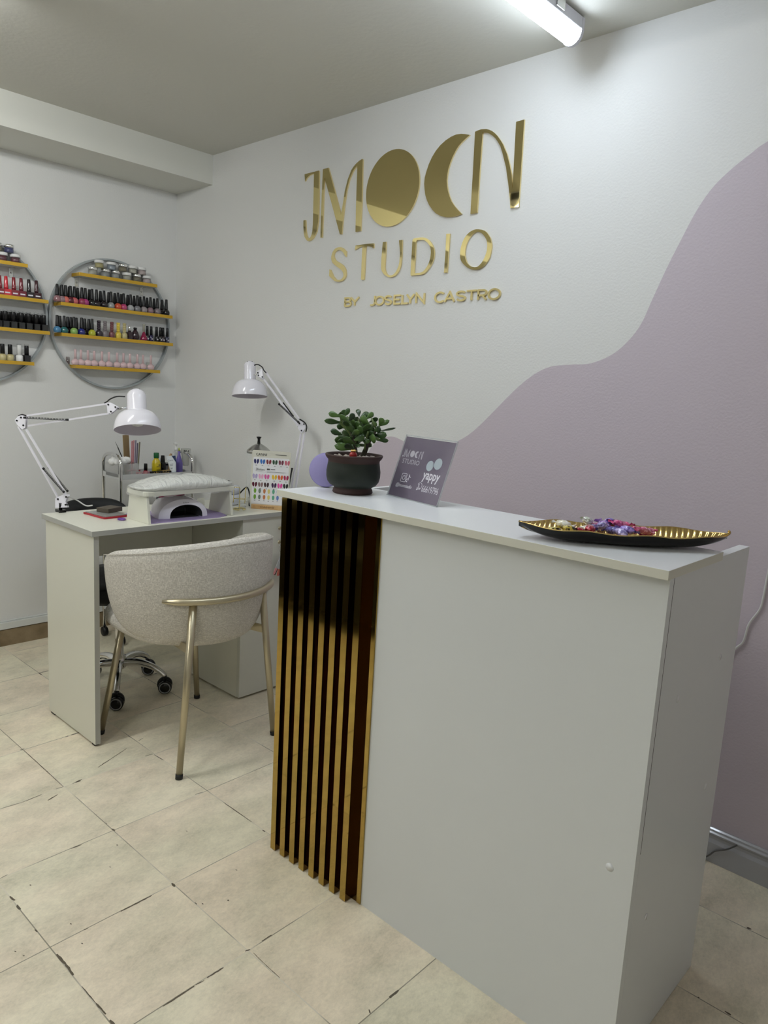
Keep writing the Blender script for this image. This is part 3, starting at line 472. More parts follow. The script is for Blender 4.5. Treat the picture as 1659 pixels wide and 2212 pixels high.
legs=[(P(1.524,-.881,.012),P(1.514,-.832,.562)),(P(1.478,-.471,.012),P(1.500,-.556,.562)),(P(1.038,-.509,.012),P(1.085,-.56,.40)),(P(1.085,-.925,.012),P(1.125,-.865,.40))]
for a,b in legs:
    l=MB().tube([a,b],[.0105,.0125],14).build('leg',BRASS,ch)
    d=(a-b).normalized(); MB().tube([a-d*.004,a+d*.012],.0118,14).build('rubber_foot',BLACK,l)
bar=[]
for k in range(25):
    a=math.radians(-50+100*k/24); e=abs(-50+100*k/24)/50; bar.append((.280*math.cos(a),.280*math.sin(a),.573))
m=MB(); m.tube(bar,[.004+.0075*min(1,min(k,24-k)/3+.25) for k in range(25)],14); m.build('back_rail',BRASS,ch)
MB().tube([P(1.514,-.845,.415),P(1.16,-.80,.405)],.01,4,sq=(.006,.028)).build('cross_bar',BRASS,ch)
MB().tube([P(1.492,-.533,.415),P(1.14,-.60,.405)],.01,4,sq=(.006,.028)).build('cross_bar',BRASS,ch)

# ------------------------------------------------------------------ black office chair behind desk
OC=(.775,-.70,0)
oc=thing('office_chair','black padded office chair on chrome star base, pushed behind the manicure desk','chair',OC)
MB().lathe([(.024,.095),(.026,.10),(.026,.145),(.016,.15),(.016,.33),(.024,.331),(.024,.40),(0,.40)],20).build('gas_post',CHROME,oc)
for k in range(5):
    a=math.radians(-30+72*k); c,s_=math.cos(a),math.sin(a); R=.185
    pts=[(.018*c,.018*s_,.118),(.07*c,.07*s_,.122),(.12*c,.12*s_,.112),(.16*c,.16*s_,.092),(R*c,R*s_,.070)]
    m=MB().tube(catmull(pts,4),[.017-.00045*q for q in range(17)],12); m.build('star_leg',CHROME,oc)
    w_=axisM((R*c,R*s_,.0265),(.75+.1*s_,-.66+.1*c,0))
    cs=MB().lathe([(.0,-.019),(.024,-.019),(.0265,-.016),(.0265,.016),(.024,.019),(0,.019)],22,w_)
    cc_=cs.build('caster',BLACKG,oc)
    MB().lathe([(.0185,.0192),(.0225,.0192),(.0225,.0204),(.0185,.0204),(.0185,.0192)],22,w_,cap=False).lathe([(.0185,-.0192),(.0225,-.0192),(.0225,-.0204),(.0185,-.0204),(.0185,-.0192)],22,w_,cap=False).build('wheel_ring',M('grey ring plastic',(150,152,154),.4),cc_)
    MB().lathe([(.0,-.008),(.029,-.008),(.030,.0),(.029,.008),(0,.008)],22,axisM((R*c-.010,R*s_+.004,.033),(.75,-.66,0))).tube([(R*c,R*s_,.05),(R*c,R*s_,.075)],.006,8).build('caster_hood',BLACK,cc_)
m=MB()
m.grid(lambda i,j:(lambda pr,cs_:Vector((-.03+.21*pr[0]*cs_[0],.2*pr[0]*cs_[1],pr[1])))([(0,.405),(.9,.405),(1,.425),(1,.45),(.95,.468),(.6,.475),(0,.476)][i],sup(2*math.pi*j/32,.7)),7,32,wv=True)
m.build('seat',BLACKL,oc)
def obk(i,j):
    u=-1+2*i/24; au=abs(u); e=max(0,1-au**5)**.5; zt=.585+.145*e-.02*au**2; zb=.56-.02*e
    pr=[(0,0),(.5,0),(1,0),(1.0,1),(.5,1.15),(0,1)]
    a=2*math.pi*j/16; cz=(zt+zb)/2; hz=(zt-zb)/2
    z=cz+hz*abs(math.sin(a))**.7*(1 if math.sin(a)>0 else -1); tx=(.03*e+.004)*math.cos(a)
    ph=u*.85; R=.24
    return Vector((-.12-R*math.cos(ph)+tx+0*z,.04+R*math.sin(ph)*.98,z))
m=MB(); m.grid(obk,25,16,wv=True); m.build('backrest',BLACKL,oc)
MB().tube([(-.03,0,.40),(-.22,.01,.42),(-.33,.03,.46),(-.35,.04,.57)],.012,10).build('back_bracket',BLACK,oc)

# ------------------------------------------------------------------ wall sign letters
def letter(pts,label,inner=None,group='gold letters of the wall sign',th=.006):
    cx=sum(p[0] for p in pts)/len(pts); cz=sum(p[1] for p in pts)/len(pts)
    m=MB()
    o3=[(p[0]-cx,-.0005-th,p[1]-cz) for p in pts]
    if inner: m.ringprism(o3,[(p[0]-cx,-.0005-th,p[1]-cz) for p in inner],(0,th,0),0,1)
    else: m.prism(o3,(0,th,0),0,mside=1)
    o=m.build('wall_letter',[GOLDACR,GOLDEDGE],fixn=True); o.location=(cx,0,cz)
    return tag(o,label,'letter',group)
letter(D['J'],'tall gold mirror letter J, first of the top row on the wall')
letter(D['M'],'tall gold mirror letter M between the J and solid disc')
d_=D['disc']; cx=(d_[0][0]+d_[1][0])/2; cz=(d_[2][1]+d_[3][1])/2; rr=((d_[1][0]-d_[0][0])+(d_[2][1]-d_[3][1]))/4
letter([(cx+rr*math.cos(2*math.pi*k/64),cz+rr*math.sin(2*math.pi*k/64)) for k in range(64)],'solid gold mirror disc standing for the first letter O')
letter(D['C'],'gold mirror crescent moon standing for the second letter O')
letter(D['N'],'tall gold mirror letter N, last of the top row, nearest the light')
letter(D['S'],'gold letter S, first of the middle row on the wall')
letter(D['T'],'gold letter T, second of the middle row on the wall')
letter(D['U'],'gold letter U, third of the middle row on the wall')
def resample(pts,n,cx,cz):
    # by angle about a centre
    out=[]
    P_=pts+[pts[0]]
    for k in range(n):
        a=-math.pi+2*math.pi*k/n; dx,dz=math.cos(a),math.sin(a); best=None
        for i in range(len(P_)-1):
            x1,z1=P_[i][0]-cx,P_[i][1]-cz; x2,z2=P_[i+1][0]-cx,P_[i+1][1]-cz
            den=dx*(z2-z1)-dz*(x2-x1)
            if abs(den)<1e-12: continue
            t=(x1*(z2-z1)-z1*(x2-x1))/den; q=(x1*dz-z1*dx)/den
            if t>0 and -1e-6<=q<=1+1e-6 and (best is None or t>best): best=t
        if best: out.append((cx+dx*best,cz+dz*best))
        else: out.append(out[-1])
    return out
for o_,i_,lb in (('Do','Di','gold letter D, fourth of the middle row on the wall'),('Oo','Oi','gold letter O, last of the middle row on the wall')):
    I_=D[i_]; cx=sum(p[0] for p in I_)/len(I_); cz=sum(p[1] for p in I_)/len(I_)
    letter(resample(D[o_],72,cx,cz),lb,resample(D[i_],72,cx,cz))
letter(D['I'],'gold letter I, fifth of the middle row on the wall')
# small line: stroke letters in a unit box (a across, b up)
def arc(cx,cy,rx,ry,a0,a1,n=14): return [(cx+rx*math.cos(math.radians(a0+(a1-a0)*k/n)),cy+ry*math.sin(math.radians(a0+(a1-a0)*k/n))) for k in range(n+1)]
GL={'B':[[(.08,0),(.08,1),(.6,1)]+arc(.6,.76,.28,.24,90,-90,8)+[(.08,.52)],[(.6,.52)]+arc(.62,.26,.34,.26,90,-90,8)+[(.08,0)]],
 'Y':[[(0,1),(.5,.45),(1,1)],[(.5,.45),(.5,0)]],'J':[[(.85,1),(.85,.3)]+arc(.5,.28,.35,.28,0,-90,8)+[(.1,.0)]],
 'O':[arc(.5,.5,.5,.5,0,360,28)],'S':[arc(.5,.76,.42,.24,25,200,10)+[(.3,.56),(.7,.46)]+arc(.52,.25,.42,.25,30,-160,10)],
 'E':[[(.95,1),(.08,1),(.08,0),(.95,0)],[(.08,.5),(.85,.5)]],'L':[[(.08,1),(.08,0),(.95,0)]],'N':[[(.05,0),(.05,1),(.95,0),(.95,1)]],
 'C':[arc(.52,.5,.5,.5,45,315,22)],'A':[[(0,0),(.5,1),(1,0)],[(.2,.33),(.8,.33)]],'T':[[(0,1),(1,1)],[(.5,1),(.5,0)]],
 'R':[[(.08,0),(.08,1),(.6,1)]+arc(.6,.73,.34,.27,90,-90,8)+[(.08,.46)],[(.55,.46),(.95,0)]]}
words=['first short word']*2+['long second word']*7+['last word']*6; posn=[0,1,0,1,2,3,4,5,6,0,1,2,3,4,5]
for (ch_,bx),wd,ps in zip(D['small'],words,posn):
    x0,x1,z0,z1=bx; W_=x1-x0; H_=z1-z0; t=.0062; cx=(x0+x1)/2
    m=MB(); lay=0
    for st in GL[ch_]:
        st=[p for i_,p in enumerate(st) if i_==0 or abs(p[0]-st[i_-1][0])+abs(p[1]-st[i_-1][1])>1e-4]
        pts=[Vector((x0+t/2+(W_-t)*a-cx,0,t/2+(H_-t)*b)) for a,b in st]
        dep=.006+lay*.0003; lay+=1
        n=len(pts); L_=[];R_=[]
        closed=(pts[0]-pts[-1]).length<1e-5
        for i in range(n):
            d0=(pts[i]-pts[i-1]) if i>0 else ((pts[0]-pts[-2]) if closed else (pts[1]-pts[0]))
            d1=(pts[i+1]-pts[i]) if i<n-1 else ((pts[1]-pts[0]) if closed else (pts[-1]-pts[-2]))
            d0.normalize(); d1.normalize(); nn=Vector((-(d0.z+d1.z),0,d0.x+d1.x))
            if nn.length<1e-6: nn=Vector((-d1.z,0,d1.x))
            nn.normalize(); k=1/max(.45,nn.dot(Vector((-d1.z,0,d1.x)))); L_.append(pts[i]+nn*t/2*k); R_.append(pts[i]-nn*t/2*k)
        for i in range(n-1):
            m.prism([tuple(v+Vector((0,-dep,0))) for v in (L_[i],L_[i+1],R_[i+1],R_[i])],(0,dep,0),0,mside=1)
    o=m.build('small_wall_letter',[GOLDACR,GOLDEDGE]); o.location=(cx,-.0004,z0)
    tag(o,'small gold letter %s, %s letter in the %s of bottom wall line'%(ch_,ORD[ps],wd),'letter','small gold letters of the bottom line')

# ------------------------------------------------------------------ round wall racks
SH=[(1.679,-.532,-.149),(1.541,-.615,-.065),(1.408,-.614,-.061),(1.271,-.552,-.131)]
def rack(dy,label):
    t=thing('round_wall_rack',label,'wall rack',(0,-.345+dy,1.484),group='round wall racks')
    ring=[(.3*math.cos(2*math.pi*k/72),.3*math.sin(2*math.pi*k/72)) for k in range(72)]
    m=MB(); R0,R1=.292,.3
    m.ringprism([(.001,R1*c/.3,R1*s_/.3) for c,s_ in ring],[(.001,R0*c/.3,R0*s_/.3) for c,s_ in ring],(.021,0,0)); m.build('ring',RINGM,t)
    for z,a,b in SH:
        a-= -.345; b-= -.345; zz=z-1.484
        MB().facebox(.001,.08,a,b,zz,zz+.015,(0,0,1,1,0,1)).build('shelf',[SHELFU,GOLDSH],t,bev=.0005)
    for z,y in ((SH[0][0],-.165),(SH[0][0],.155)):
        zz=z-1.484
        MB().box(.001,.003,y-.008,y+.008,zz-.04,zz).box(.001,.03,y-.008,y+.008,zz-.002,zz-.0001).lathe([(.004,0),(.003,.003),(0,.0035)],12,axisM((.003,y,zz-.022),(1,0,0))).build('bracket',STEEL,t)
    for y in (-.21,.19):
        zz=SH[3][0]-1.484+.015
        MB().box(.001,.003,y-.008,y+.008,zz,zz+.035).lathe([(.004,0),(.003,.003),(0,.0035)],12,axisM((.003,y,zz+.018),(1,0,0))).build('bracket',STEEL,t)
    return t
rack(0,'whole round grey wall rack with four gold shelves near the corner')
rack(-.604,'round grey wall rack with gold shelves cut by the left frame edge')
TOP=[z+.0151 for z,_,_ in SH]

_pb={}
def bottle_meshes(kind,color,capc):
    key=(kind,color,capc)
    if key in _pb: return _pb[key]
    bm_,cm=MB(),MB(); bmat=pol(color); cmat=CAPB if capc=='black' else (pol(capc) if capc in POL else capc)
    extra=None
    if kind=='dome':
        bm_.lathe([(.010,0),(.0155,.002),(.0165,.010),(.0155,.017),(.012,.023),(.0065,.027),(.005,.029)],18)
        cm.lathe([(.0078,.0272),(.0078,.032),(.0058,.074),(.005,.0755),(0,.0758)],16)
    elif kind=='square':
        bm_.rbox(-.0165,.0165,-.0165,.0165,0,.025,.003).lathe([(.007,.025),(.007,.028)],14)
        cm.lathe([(.0088,.0275),(.0085,.033),(.0066,.076),(.0055,.078),(0,.0782)],16)
        extra=('label_print',PRINTW if color not in('black',) else GOLDP,MB().box(.0166,.0168,-.010,.010,.008,.0135))
    elif kind=='pink':
        bm_.lathe([(.010,0),(.0165,.003),(.019,.012),(.0165,.020),(.009,.0255),(.005,.028)],20,ex=.7)
        cm.lathe([(.0055,.0275),(.0055,.068),(.005,.0695),(0,.07)],14)
    elif kind=='stack':
        bm_.lathe([(.0125,0),(.0145,.003),(.0145,.020),(.011,.026),(.006,.030)],8)
        pr=[]; z=.0302
        for k in range(4): pr+=[(.0068,z),(.0085,z+.002),(.0085,z+.0085),(.0068,z+.0105)]; z+=.0105
        cm.lathe(pr+[(0,z)],16,smooth=False)
    elif kind=='silvercap':
        bm_.rbox(-.0115,.0115,-.0115,.0115,0,.034,.002); cm.lathe([(.007,.034),(.007,.062),(.006,.063),(0,.063)],16)
    elif kind=='round':
        bm_.lathe([(.012,0),(.017,.004),(.019,.018),(.015,.034),(.009,.044),(.006,.048)],20); cm.lathe([(.0075,.048),(.009,.053),(.007,.058),(0,.058)],16)
    elif kind=='tear':
        bm_.lathe([(.013,0),(.0175,.003),(.0175,.010),(.011,.026),(.0065,.038),(.006,.042)],20); cm.lathe([(.006,.042),(.0058,.072),(.0075,.074),(.0075,.078),(0,.0785)],16)
    elif kind=='slim':
        bm_.lathe([(.009,0),(.0105,.002),(.0105,.026),(.007,.030)],14); cm.lathe([(.0072,.030),(.0062,.070),(.005,.072),(0,.072)],14)
        extra=('label_print',PRINTS,MB().box(.0106,.0107,-.004,.004,.008,.015))
    elif kind=='crown':
        bm_.rbox(-.0125,.0125,-.0125,.0125,0,.027,.002); cm.lathe([(.0092,.0272),(.0085,.066),(.0075,.068),(0,.068)],16)
        extra=('clear_top',CLEARJ,MB().lathe([(.009,.0683),(.009,.074),(0,.0742)],14))
    elif kind=='blackgold':
        bm_.lathe([(.013,0),(.0148,.002),(.0148,.023),(.009,.027)],16); cm.lathe([(.0095,.027),(.0088,.066),(.008,.068),(0,.068)],16)
    _pb[key]=((bm_,bmat),(cm,cmat),extra); 
    return _pb[key]
_proto={}
def copy_tree(o):
    c=o.copy(); COL.objects.link(c)
    for ch_ in o.children:
        k=ch_.copy(); COL.objects.link(k); k.parent=c
    return c
def bottle(kind,color,capc,x,y,z,label,group,rz=0.):
    key=(kind,color,capc)
    if key in _proto: r=copy_tree(_proto[key])
    else:
        (bm_,bmat),(cm,cmat),extra=bottle_meshes(*key)
        r=thing('nail_polish_bottle','','nail polish'); bm_.build('glass',bmat,r); cm.build('cap',cmat,r)
        if extra: extra[2].build(extra[0],extra[1],r)
        _proto[key]=r
    r.location=(x,y,z); r.rotation_euler=(0,0,rz); tag(r,label,'nail polish',group); return r
NICE=dict(nearblack='near-black',wine2='deep red',darkwine='dark wine',yellowgreen='yellow-green',greymauve='grey mauve',darkplum='dark plum',rosebrown='rose brown')
nn_=lambda c:NICE.get(c,c)
ci=CAPB
for i,(y,c) in enumerate(D['r2s2f']):
    bottle('dome',c,'black',.058,y,TOP[1],'%s polish, black cap, %s from left in front row, second shelf, whole rack'%(nn_(c),ORD[i]),'front row polishes on the second shelf of the whole rack')
for i,(y,c) in enumerate(D['r2s2b']):
    bottle('dome','nearblack','black',.024,y,TOP[1],'dark polish bottle, %s from left in back row, second shelf, whole rack'%ORD[i],'back row polishes on the second shelf of the whole rack')
for i,(y,c) in enumerate(D['r2s3f']):
    bottle('dome',c,'black',.058,y,TOP[2],'%s polish bottle with black cap at left of third shelf, whole rack'%nn_(c),'bright polishes on the third shelf')
for i,(y,c) in enumerate(D['r2s3b']):
    bottle('dome','nearblack','black',.024,y,TOP[2],'dark bottle with black cap, %s from left behind bright polishes, third shelf'%ORD[i],'back row polishes on the third shelf')
slimc=0
for y,c,k in D['r2s3k']:
    cap={'stack':c,'silvercap':SILV,'round':'black','tear':'beige','slim':'black'}[k]
    if k=='stack': lb='%s polish bottle with ribbed matching cap on third shelf, whole rack'%nn_(c)
    elif k=='silvercap': lb='dark plum polish with shiny silver cap, third shelf of whole rack'
    elif k=='round': lb='big round dark plum bottle with short cap, third shelf of whole rack'
    elif k=='tear': lb='raspberry teardrop bottle with pale cap, third shelf of whole rack'
    else: lb='slim dark bottle with black cap, %s right of the raspberry teardrop, third shelf'%ORD[slimc]; slimc+=1
    bottle(k,c,cap,.05,y,TOP[2],lb,'mixed polishes on the third shelf')
for i,y in enumerate(D['r2s4']):
    bottle('pink','pale_pink','pale_pink',.05,y,TOP[3],'pale pink round polish bottle, %s from left on lowest shelf, whole rack'%ORD[i],'pale pink polishes on the lowest shelf')
for i,(y,c) in enumerate(D['r1s2']):
    bottle('square',c,c,.055,y,TOP[1],'square %s polish, %s from left, second shelf of the cut-off rack'%(nn_(c),ORD[i]),'red square polishes on the cut-off rack')
for i,y in enumerate(D['r1s3f']):
    bottle('crown','black','black',.056,y,TOP[2],'square black polish, %s from left in front row, third shelf, cut-off rack'%ORD[i],'black polishes on the cut-off rack')
for i,y in enumerate(D['r1s3b']):
    bottle('crown','black','black',.024,y,TOP[2],'square black polish, %s from left in back row, third shelf, cut-off rack'%ORD[i],'black polishes on the cut-off rack')
w4=0
for y,k in D['r1s4']:
    if k=='blackgold': bottle('blackgold','champagne','black',.055,y,TOP[3],'champagne polish with black cap, %s from left, lowest shelf, cut-off rack'%ORD[w4],'polishes on lowest shelf of cut-off rack'); w4+=1
    elif k=='white': bottle('blackgold','white','white',.055,y,TOP[3],'all-white polish bottle on the lowest shelf of the cut-off rack','polishes on lowest shelf of cut-off rack')
    else:
        bottle('crown','black','black',.055,y,TOP[3],'square black polish, nearest the end of lowest shelf, cut-off rack','polishes on lowest shelf of cut-off rack')
        bottle('crown','black','black',.026,y-.02,TOP[3],'square black polish behind the last one, lowest shelf, cut-off rack','polishes on lowest shelf of cut-off rack')
# powder jars
def jar(y,z,c,lid,label,x=.048):
    t=thing('powder_jar',label,'jar',(x,y,z),group='powder jars on the top shelves')
    MB().lathe([(.018,0),(.0205,.001),(.0205,.022),(.019,.0225)],20).build('jar_body',CLEARJ,t)
    MB().lathe([(.0165,.002),(.0175,.003),(.0175,.0205),(0,.0208)],18).build('powder',pol(c),t)
    MB().lathe([(.0205,.0226),(.0213,.0235),(.0213,.0335),(.0195,.035),(0,.0352)],20).build('lid',SILV if lid=='silver' else WHITEM,t)
for i,(y,c,l) in enumerate(D['jb']): jar(y,TOP[0],c,l,'powder jar with %s lid, %s from left in lower row, top shelf, whole rack'%(l,ORD[i]))
for i,(y,c,l) in enumerate(D['jt']): jar(y,TOP[0]+.0353,c,l,'powder jar with %s lid, %s from left in stacked upper row, whole rack'%(l,ORD[i]))
for i,(y,c,l) in enumerate(D['j1b']): jar(y,TOP[0],c,l,'wine red powder jar, %s from left in lower row, top shelf, cut-off rack'%ORD[i])
for i,(y,c,l) in enumerate(D['j1t']): jar(y,TOP[0]+.0353,c,l,('dark blue glitter jar' if c=='darkblue' else 'bronze glitter jar')+' stacked on wine red jars, cut-off rack')

# ------------------------------------------------------------------ swing-arm lamps
def lamp(K,label,tilt):
    t=thing('swing_arm_lamp',label,'desk lamp',tuple(K['clamp']),group='white swing-arm lamps on the manicure desk')
    O_=Vector(K['clamp']); S=lambda p:Vector(p)-O_
    fwv=Vector(((-0.672742,0.721584,-0.163508))); 
    for r in K['rods']:
        MB().tube([S(p) for p in r],.0038,4,sq=(.0062,.0062)).build('arm_rod',WHITEP,t)
    for r in K['springs']:
        a,b=S(r[0]),S(r[1]); n=60; d=(b-a); z=d.normalized(); x=z.orthogonal().normalized(); y=z.cross(x)
        MB().tube([a,a+d*.05],.0042,8).tube([a+d*.95,b],.0042,8).tube([a+d*(.05+.9*k/160)+x*.0032*math.cos(k*1.05)+y*.0032*math.sin(k*1.05) for k in range(161)],.0011,5).build('spring',BLACK,t)
    for nm in ('elbow','base','head'):
        pl=[S(p) for p in K[nm]]
        m=MB(); 
        for off in (-.007,.0055): m.prism([p+fwv*off for p in pl],fwv*.0015)
        pt=m.build({'elbow':'elbow_plate','base':'base_bracket','head':'head_bracket'}[nm],WHITEP,t)
        c=sum(pl,Vector())/len(pl); mm=MB()
        for q in (0,2,4):
            if q<len(pl): v=c+(pl[q]-c)*.62; mm.tube([v-fwv*.010,v+fwv*.009],.0032,8)
        mm.build('bolt',BLACK,pt)
    MB().tube([S(p) for p in K['stem']],.0038,8).build('stem',CHROME,t)
    MB().tube([S(p) for p in catmull(K['cable'],4)],.0024,7).build('cable',BLACK,t)
    MB().tube([S(p) for p in catmull(K['elcable'],4)],.0026,7).build('cable',BLACK,t)
    MB().box(-.019,.019,-.012,.012,-.004,.006).box(-.019,.019,-.012,.012,-.040,-.034).box(.012,.019,-.012,.012,-.04,.0).lathe([(.009,0),(.009,.012),(0,.012)],12,at((0,0,-.034))).tube([(0,0,-.06),(0,0,-.03)],.004,8).tube([(0,0,.004),(.0,0,.03)],.006,10).build('clamp',BLACKG,t)
    up=(Vector(K['top'])-Vector(K['rim'])); Lh=up.length; ax=(up.normalized()*math.cos(tilt)+fwv*math.sin(tilt)).normalized()
    Mx=axisM(S(K['rim']),ax); R=K['rim_r']; n_=K['neck_r']; nh=(Vector(K['neck'])-Vector(K['rim'])).length/math.cos(tilt); Lh/=math.cos(tilt)
    th=.0012
    prof=[(R,0),(R,.002)]+[(n_*1.02+(R-n_*1.02)*math.cos(a)**.9,.002+(nh-.004)*math.sin(a)) for a in [math.pi/2*k/12 for k in range(1,13)]]
    prof+=[(n_,nh),(n_,Lh-n_*.9)]+[(n_*math.cos(a),Lh-n_*.9+n_*.9*math.sin(a)) for a in [math.pi/2*k/8 for k in range(1,9)]]
    s_=MB().lathe(prof,40,Mx,cap=False).build('lamp_shade',WHITEP,t,fixn=False)
    prof2=[(R-th,0.0005)]+[(n_*.9+(R-th*2-n_*.9)*math.cos(a)**.9,.002+(nh-.008)*math.sin(a)) for a in [math.pi/2*k/12 for k in range(1,13)]]+[(n_*.85,nh),(n_*.85,nh+.02),(0,nh+.02)]
    MB().lathe(prof2,40,Mx,cap=False).lathe([(R,0),(R-th,.0005)],40,Mx,cap=False).build('shade_lining',SHADEIN,s_,fixn=False)
    m=MB()
    for k in range(5):
        a=2*math.pi*k/5; m.lathe([(.0022,0),(.0022,.0006),(0,.0006)],8,Mx@axisM((n_*.62*math.cos(a),n_*.62*math.sin(a),Lh-n_*.9+n_*.9*.79),(math.cos(a)*.62,math.sin(a)*.62,.79)))
    m.build('vent_hole',DARKGAP,s_)
    MB().lathe([(0,.012),(.018,.017),(.027,.033),(.024,.048),(.014,nh-.012),(.013,nh+.01)],20,Mx).build('bulb',BULB,t)
    if K['trail']: MB().tube([S(p) for p in catmull(K['trail'],5)],.0025,7).build('power_cord',M('white cord',(214,214,212),.4),t)
    return t
lamp(D['l1'],'white swing-arm lamp clamped at the left end of the desk',math.radians(7.5))
lamp(D['l2'],'white swing-arm lamp at the right end, beside the long wall',math.radians(-1))

# ------------------------------------------------------------------ things on the desk
ZT=.7501
# raised hand rest
hr=thing('hand_rest','white padded hand rest wrapped in clear plastic on the desk','hand rest',(1.075,-.61,ZT),(0,0,.03)); hr.scale=(1,1,1.075)
for s_ in (-1,1):
    y=s_*.178; th=.010
    pts=[(-.072,y-th*s_,0),(.075,y-th*s_,0),(.060,y-th*s_,.088),(-.052,y-th*s_,.088)]
    MB().prism(pts,(0,th*s_,0)).build('leg_panel',M('white painted wood',(226,226,212),.35),hr,bev=.001)
MB().rbox(-.066,.068,-.186,.196,.0885,.103,.02).build('board',M('white painted wood',(226,226,212),.35),hr,bev=.001)
WR=M('wrapped cushion',(222,223,218),.3,coat=1.); 
def wrapmat():
    N,Lk,b=nodes(WR); tc=N.new('ShaderNodeTexCoord'); mp=N.new('ShaderNodeMapping'); mp.inputs['Scale'].default_value=(14,46,14); mp.inputs['Rotation'].default_value=(0,0,.5); Lk.new(tc.outputs['Object'],mp.inputs[0])
    t=N.new('ShaderNodeTexNoise'); t.inputs['Scale'].default_value=1; t.inputs['Detail'].default_value=5; t.inputs['Distortion'].default_value=1.2; Lk.new(mp.outputs[0],t.inputs['Vector'])
    bp=N.new('ShaderNodeBump'); bp.inputs['Strength'].default_value=.9; bp.inputs['Distance'].default_value=.011; Lk.new(t.outputs['Fac'],bp.inputs['Height']); Lk.new(bp.outputs[0],b.inputs['Normal']); Lk.new(bp.outputs[0],b.inputs['Coat Normal']); b.inputs['Coat Roughness'].default_value=.12; b.inputs['Roughness'].default_value=.45
wrapmat()
def cush(i,j):
    pr=[(.0,.1035),(.9,.1035),(.985,.108),(1,.116),(.97,.126),(.86,.134),(.6,.142),(.3,.146),(0,.147)][i]
    c,s_=sup(2*math.pi*j/48,.55); z=pr[1]
    y=.2*pr[0]*s_
    if z>.12: z-=.016*(abs(y)/.2)**2.2
    return Vector((.001+.074*pr[0]*c,.004+y,z+.0012*math.sin(j*2.1+i)*(i>3)))
m=MB(); m.grid(cush,9,48,wv=True); m.build('cushion',WR,hr)
m=MB()
m.grid(lambda i,j: Vector((.0+(.0765+.002*math.sin(j*1.7+i*2))*sup(2*math.pi*j/60,.5)[0],.004+(.2025+.002*math.cos(j*1.3+i))*sup(2*math.pi*j/60,.5)[1],[.112,.100,.090-.006*abs(math.sin(j*.9))][i])),3,60,wv=True)
m.build('plastic_wrap',M('loose clear wrap',(240,240,236),.12,alpha=.28,coat=1.),hr,fixn=False)
# mat + uv nail lamp
mt=MB().prism([(1.150,-.775,0),(1.158,-.50,0),(1.135,-.452,0),(1.06,-.438,0),(.93,-.438,0),(.93,-.745,0),(.95,-.775,0)],(0,0,.002)).build('desk_mat',MATP); mt.location=(0,0,ZT); tag(mt,'thin lavender rubber mat under the nail lamp','mat')
uv=thing('nail_lamp','white domed nail curing lamp with magenta top on the lavender mat','nail lamp',(1.03,-.612,ZT+.0021),(0,0,-.08))
RX_,RY_,RZ_=.085,.096,.078
def dome(i,j,k=1.):
    # i along depth 0(front)..1(back), j around arch
    s_=i/14; a=math.pi*j/24
    f=math.cos(s_*math.pi/2*.97)**.5 if s_>0 else 1
    zf=(.86+.14*math.sin(min(1,s_/.35)*math.pi/2))*(1 if s_<.35 else max(0,math.cos((s_-.35)/.65*math.pi/2*.97))**.5)
    return Vector((.072-.185*s_,-RY_*f*math.cos(a)*k,RZ_*zf*math.sin(a)**.85*k))
m=MB(); m.grid(lambda i,j:dome(i,j),15,25)
oy=[(-.064*math.cos(math.pi*j/24)+.008,.048*math.sin(math.pi*j/24)**.7) for j in range(25)]
# front rim between outer arch and opening, then tunnel
m.grid(lambda i,j: dome(0,j) if i==0 else Vector((.080,oy[j][0],oy[j][1])),2,25)
m.build('housing',WHITEP,uv,fixn=True)
MB().grid(lambda i,j: Vector((.0795-.12*i,oy[j][0]*(1-.1*i),oy[j][1]*(1-.1*i))),2,25).box(-.042,-.040,-.052,.062,0,.062).build('chamber',LAMPGR,uv,fixn=False)
MB().box(-.04,.075,-.052,.063,.0002,.002).build('base_plate',M('dark tray',(52,52,54),.25),uv)
MB().lathe([(.050,.058),(.047,.0725),(.036,.0785),(.0,.0795)],28,at((-.012,-.004,.003)),ex=1.05,ey=.95).build('top_plate',PINKT,uv)
text_mesh('SUNone','printed_mark',M('grey print',(96,92,104),.5),uv,(.0825,.004,.0565),width=.024,rot=Matrix.Rotation(math.pi/2,3,'Z')@Matrix.Rotation(math.radians(-18),3,'X'))
# colour chart on wooden stand
a_=Vector((1.045,-.27,0)); b_=Vector((1.148,-.191,0)); dirx=(b_-a_).normalized(); yaw=math.atan2(dirx.y,dirx.x)
cc=thing('colour_chart','white nail colour chart card in a wooden stand on the desk','colour chart',(1.096,-.232,ZT),(0,0,yaw))
CW=.165;CHh=.228
Wst=MB().prism([(-.066,-.004,0),(.066,-.004,0),(.066,-.003,.017),(-.066,-.003,.017)],(0,.024,0)).build('wooden_stand',WOOD,cc,bev=.001)
til=math.radians(-6)
def board(x0,x1,z0,z1,y,th,mat,name,par,r=.008):
    pts=[]
    for cx,cz,a0 in ((x1-r,z1-r,0),(x0+r,z1-r,90),(x0+r,z0+r,180),(x1-r,z0+r,270)):
        for k in range(5):
            a=math.radians(a0+90*k/4); pts.append((cx+r*math.cos(a),y,cz+r*math.sin(a)))
    return MB().prism(pts,(0,th,0),M_=Euler((til,0,0)).to_matrix().to_4x4()@Matrix.Translation((0,.007,0))).build(name,mat,par)
bd=board(-.077,.083,.0165,.236,0,.004,BOARDC,'card',cc)
board(-.070,.078,.020,.208,-.0006,.0005,BOARDW,'white_sheet',bd,.004)
TM=Euler((til,0,0)).to_matrix().to_4x4()@Matrix.Translation((0,.007,0))
sw=MB(); swm=[]
def swc(c):
    mm=M('swatch %s'%str(c),c,.2,coat=.6)
    if mm not in swm: swm.append(mm)
    return swm.index(mm)
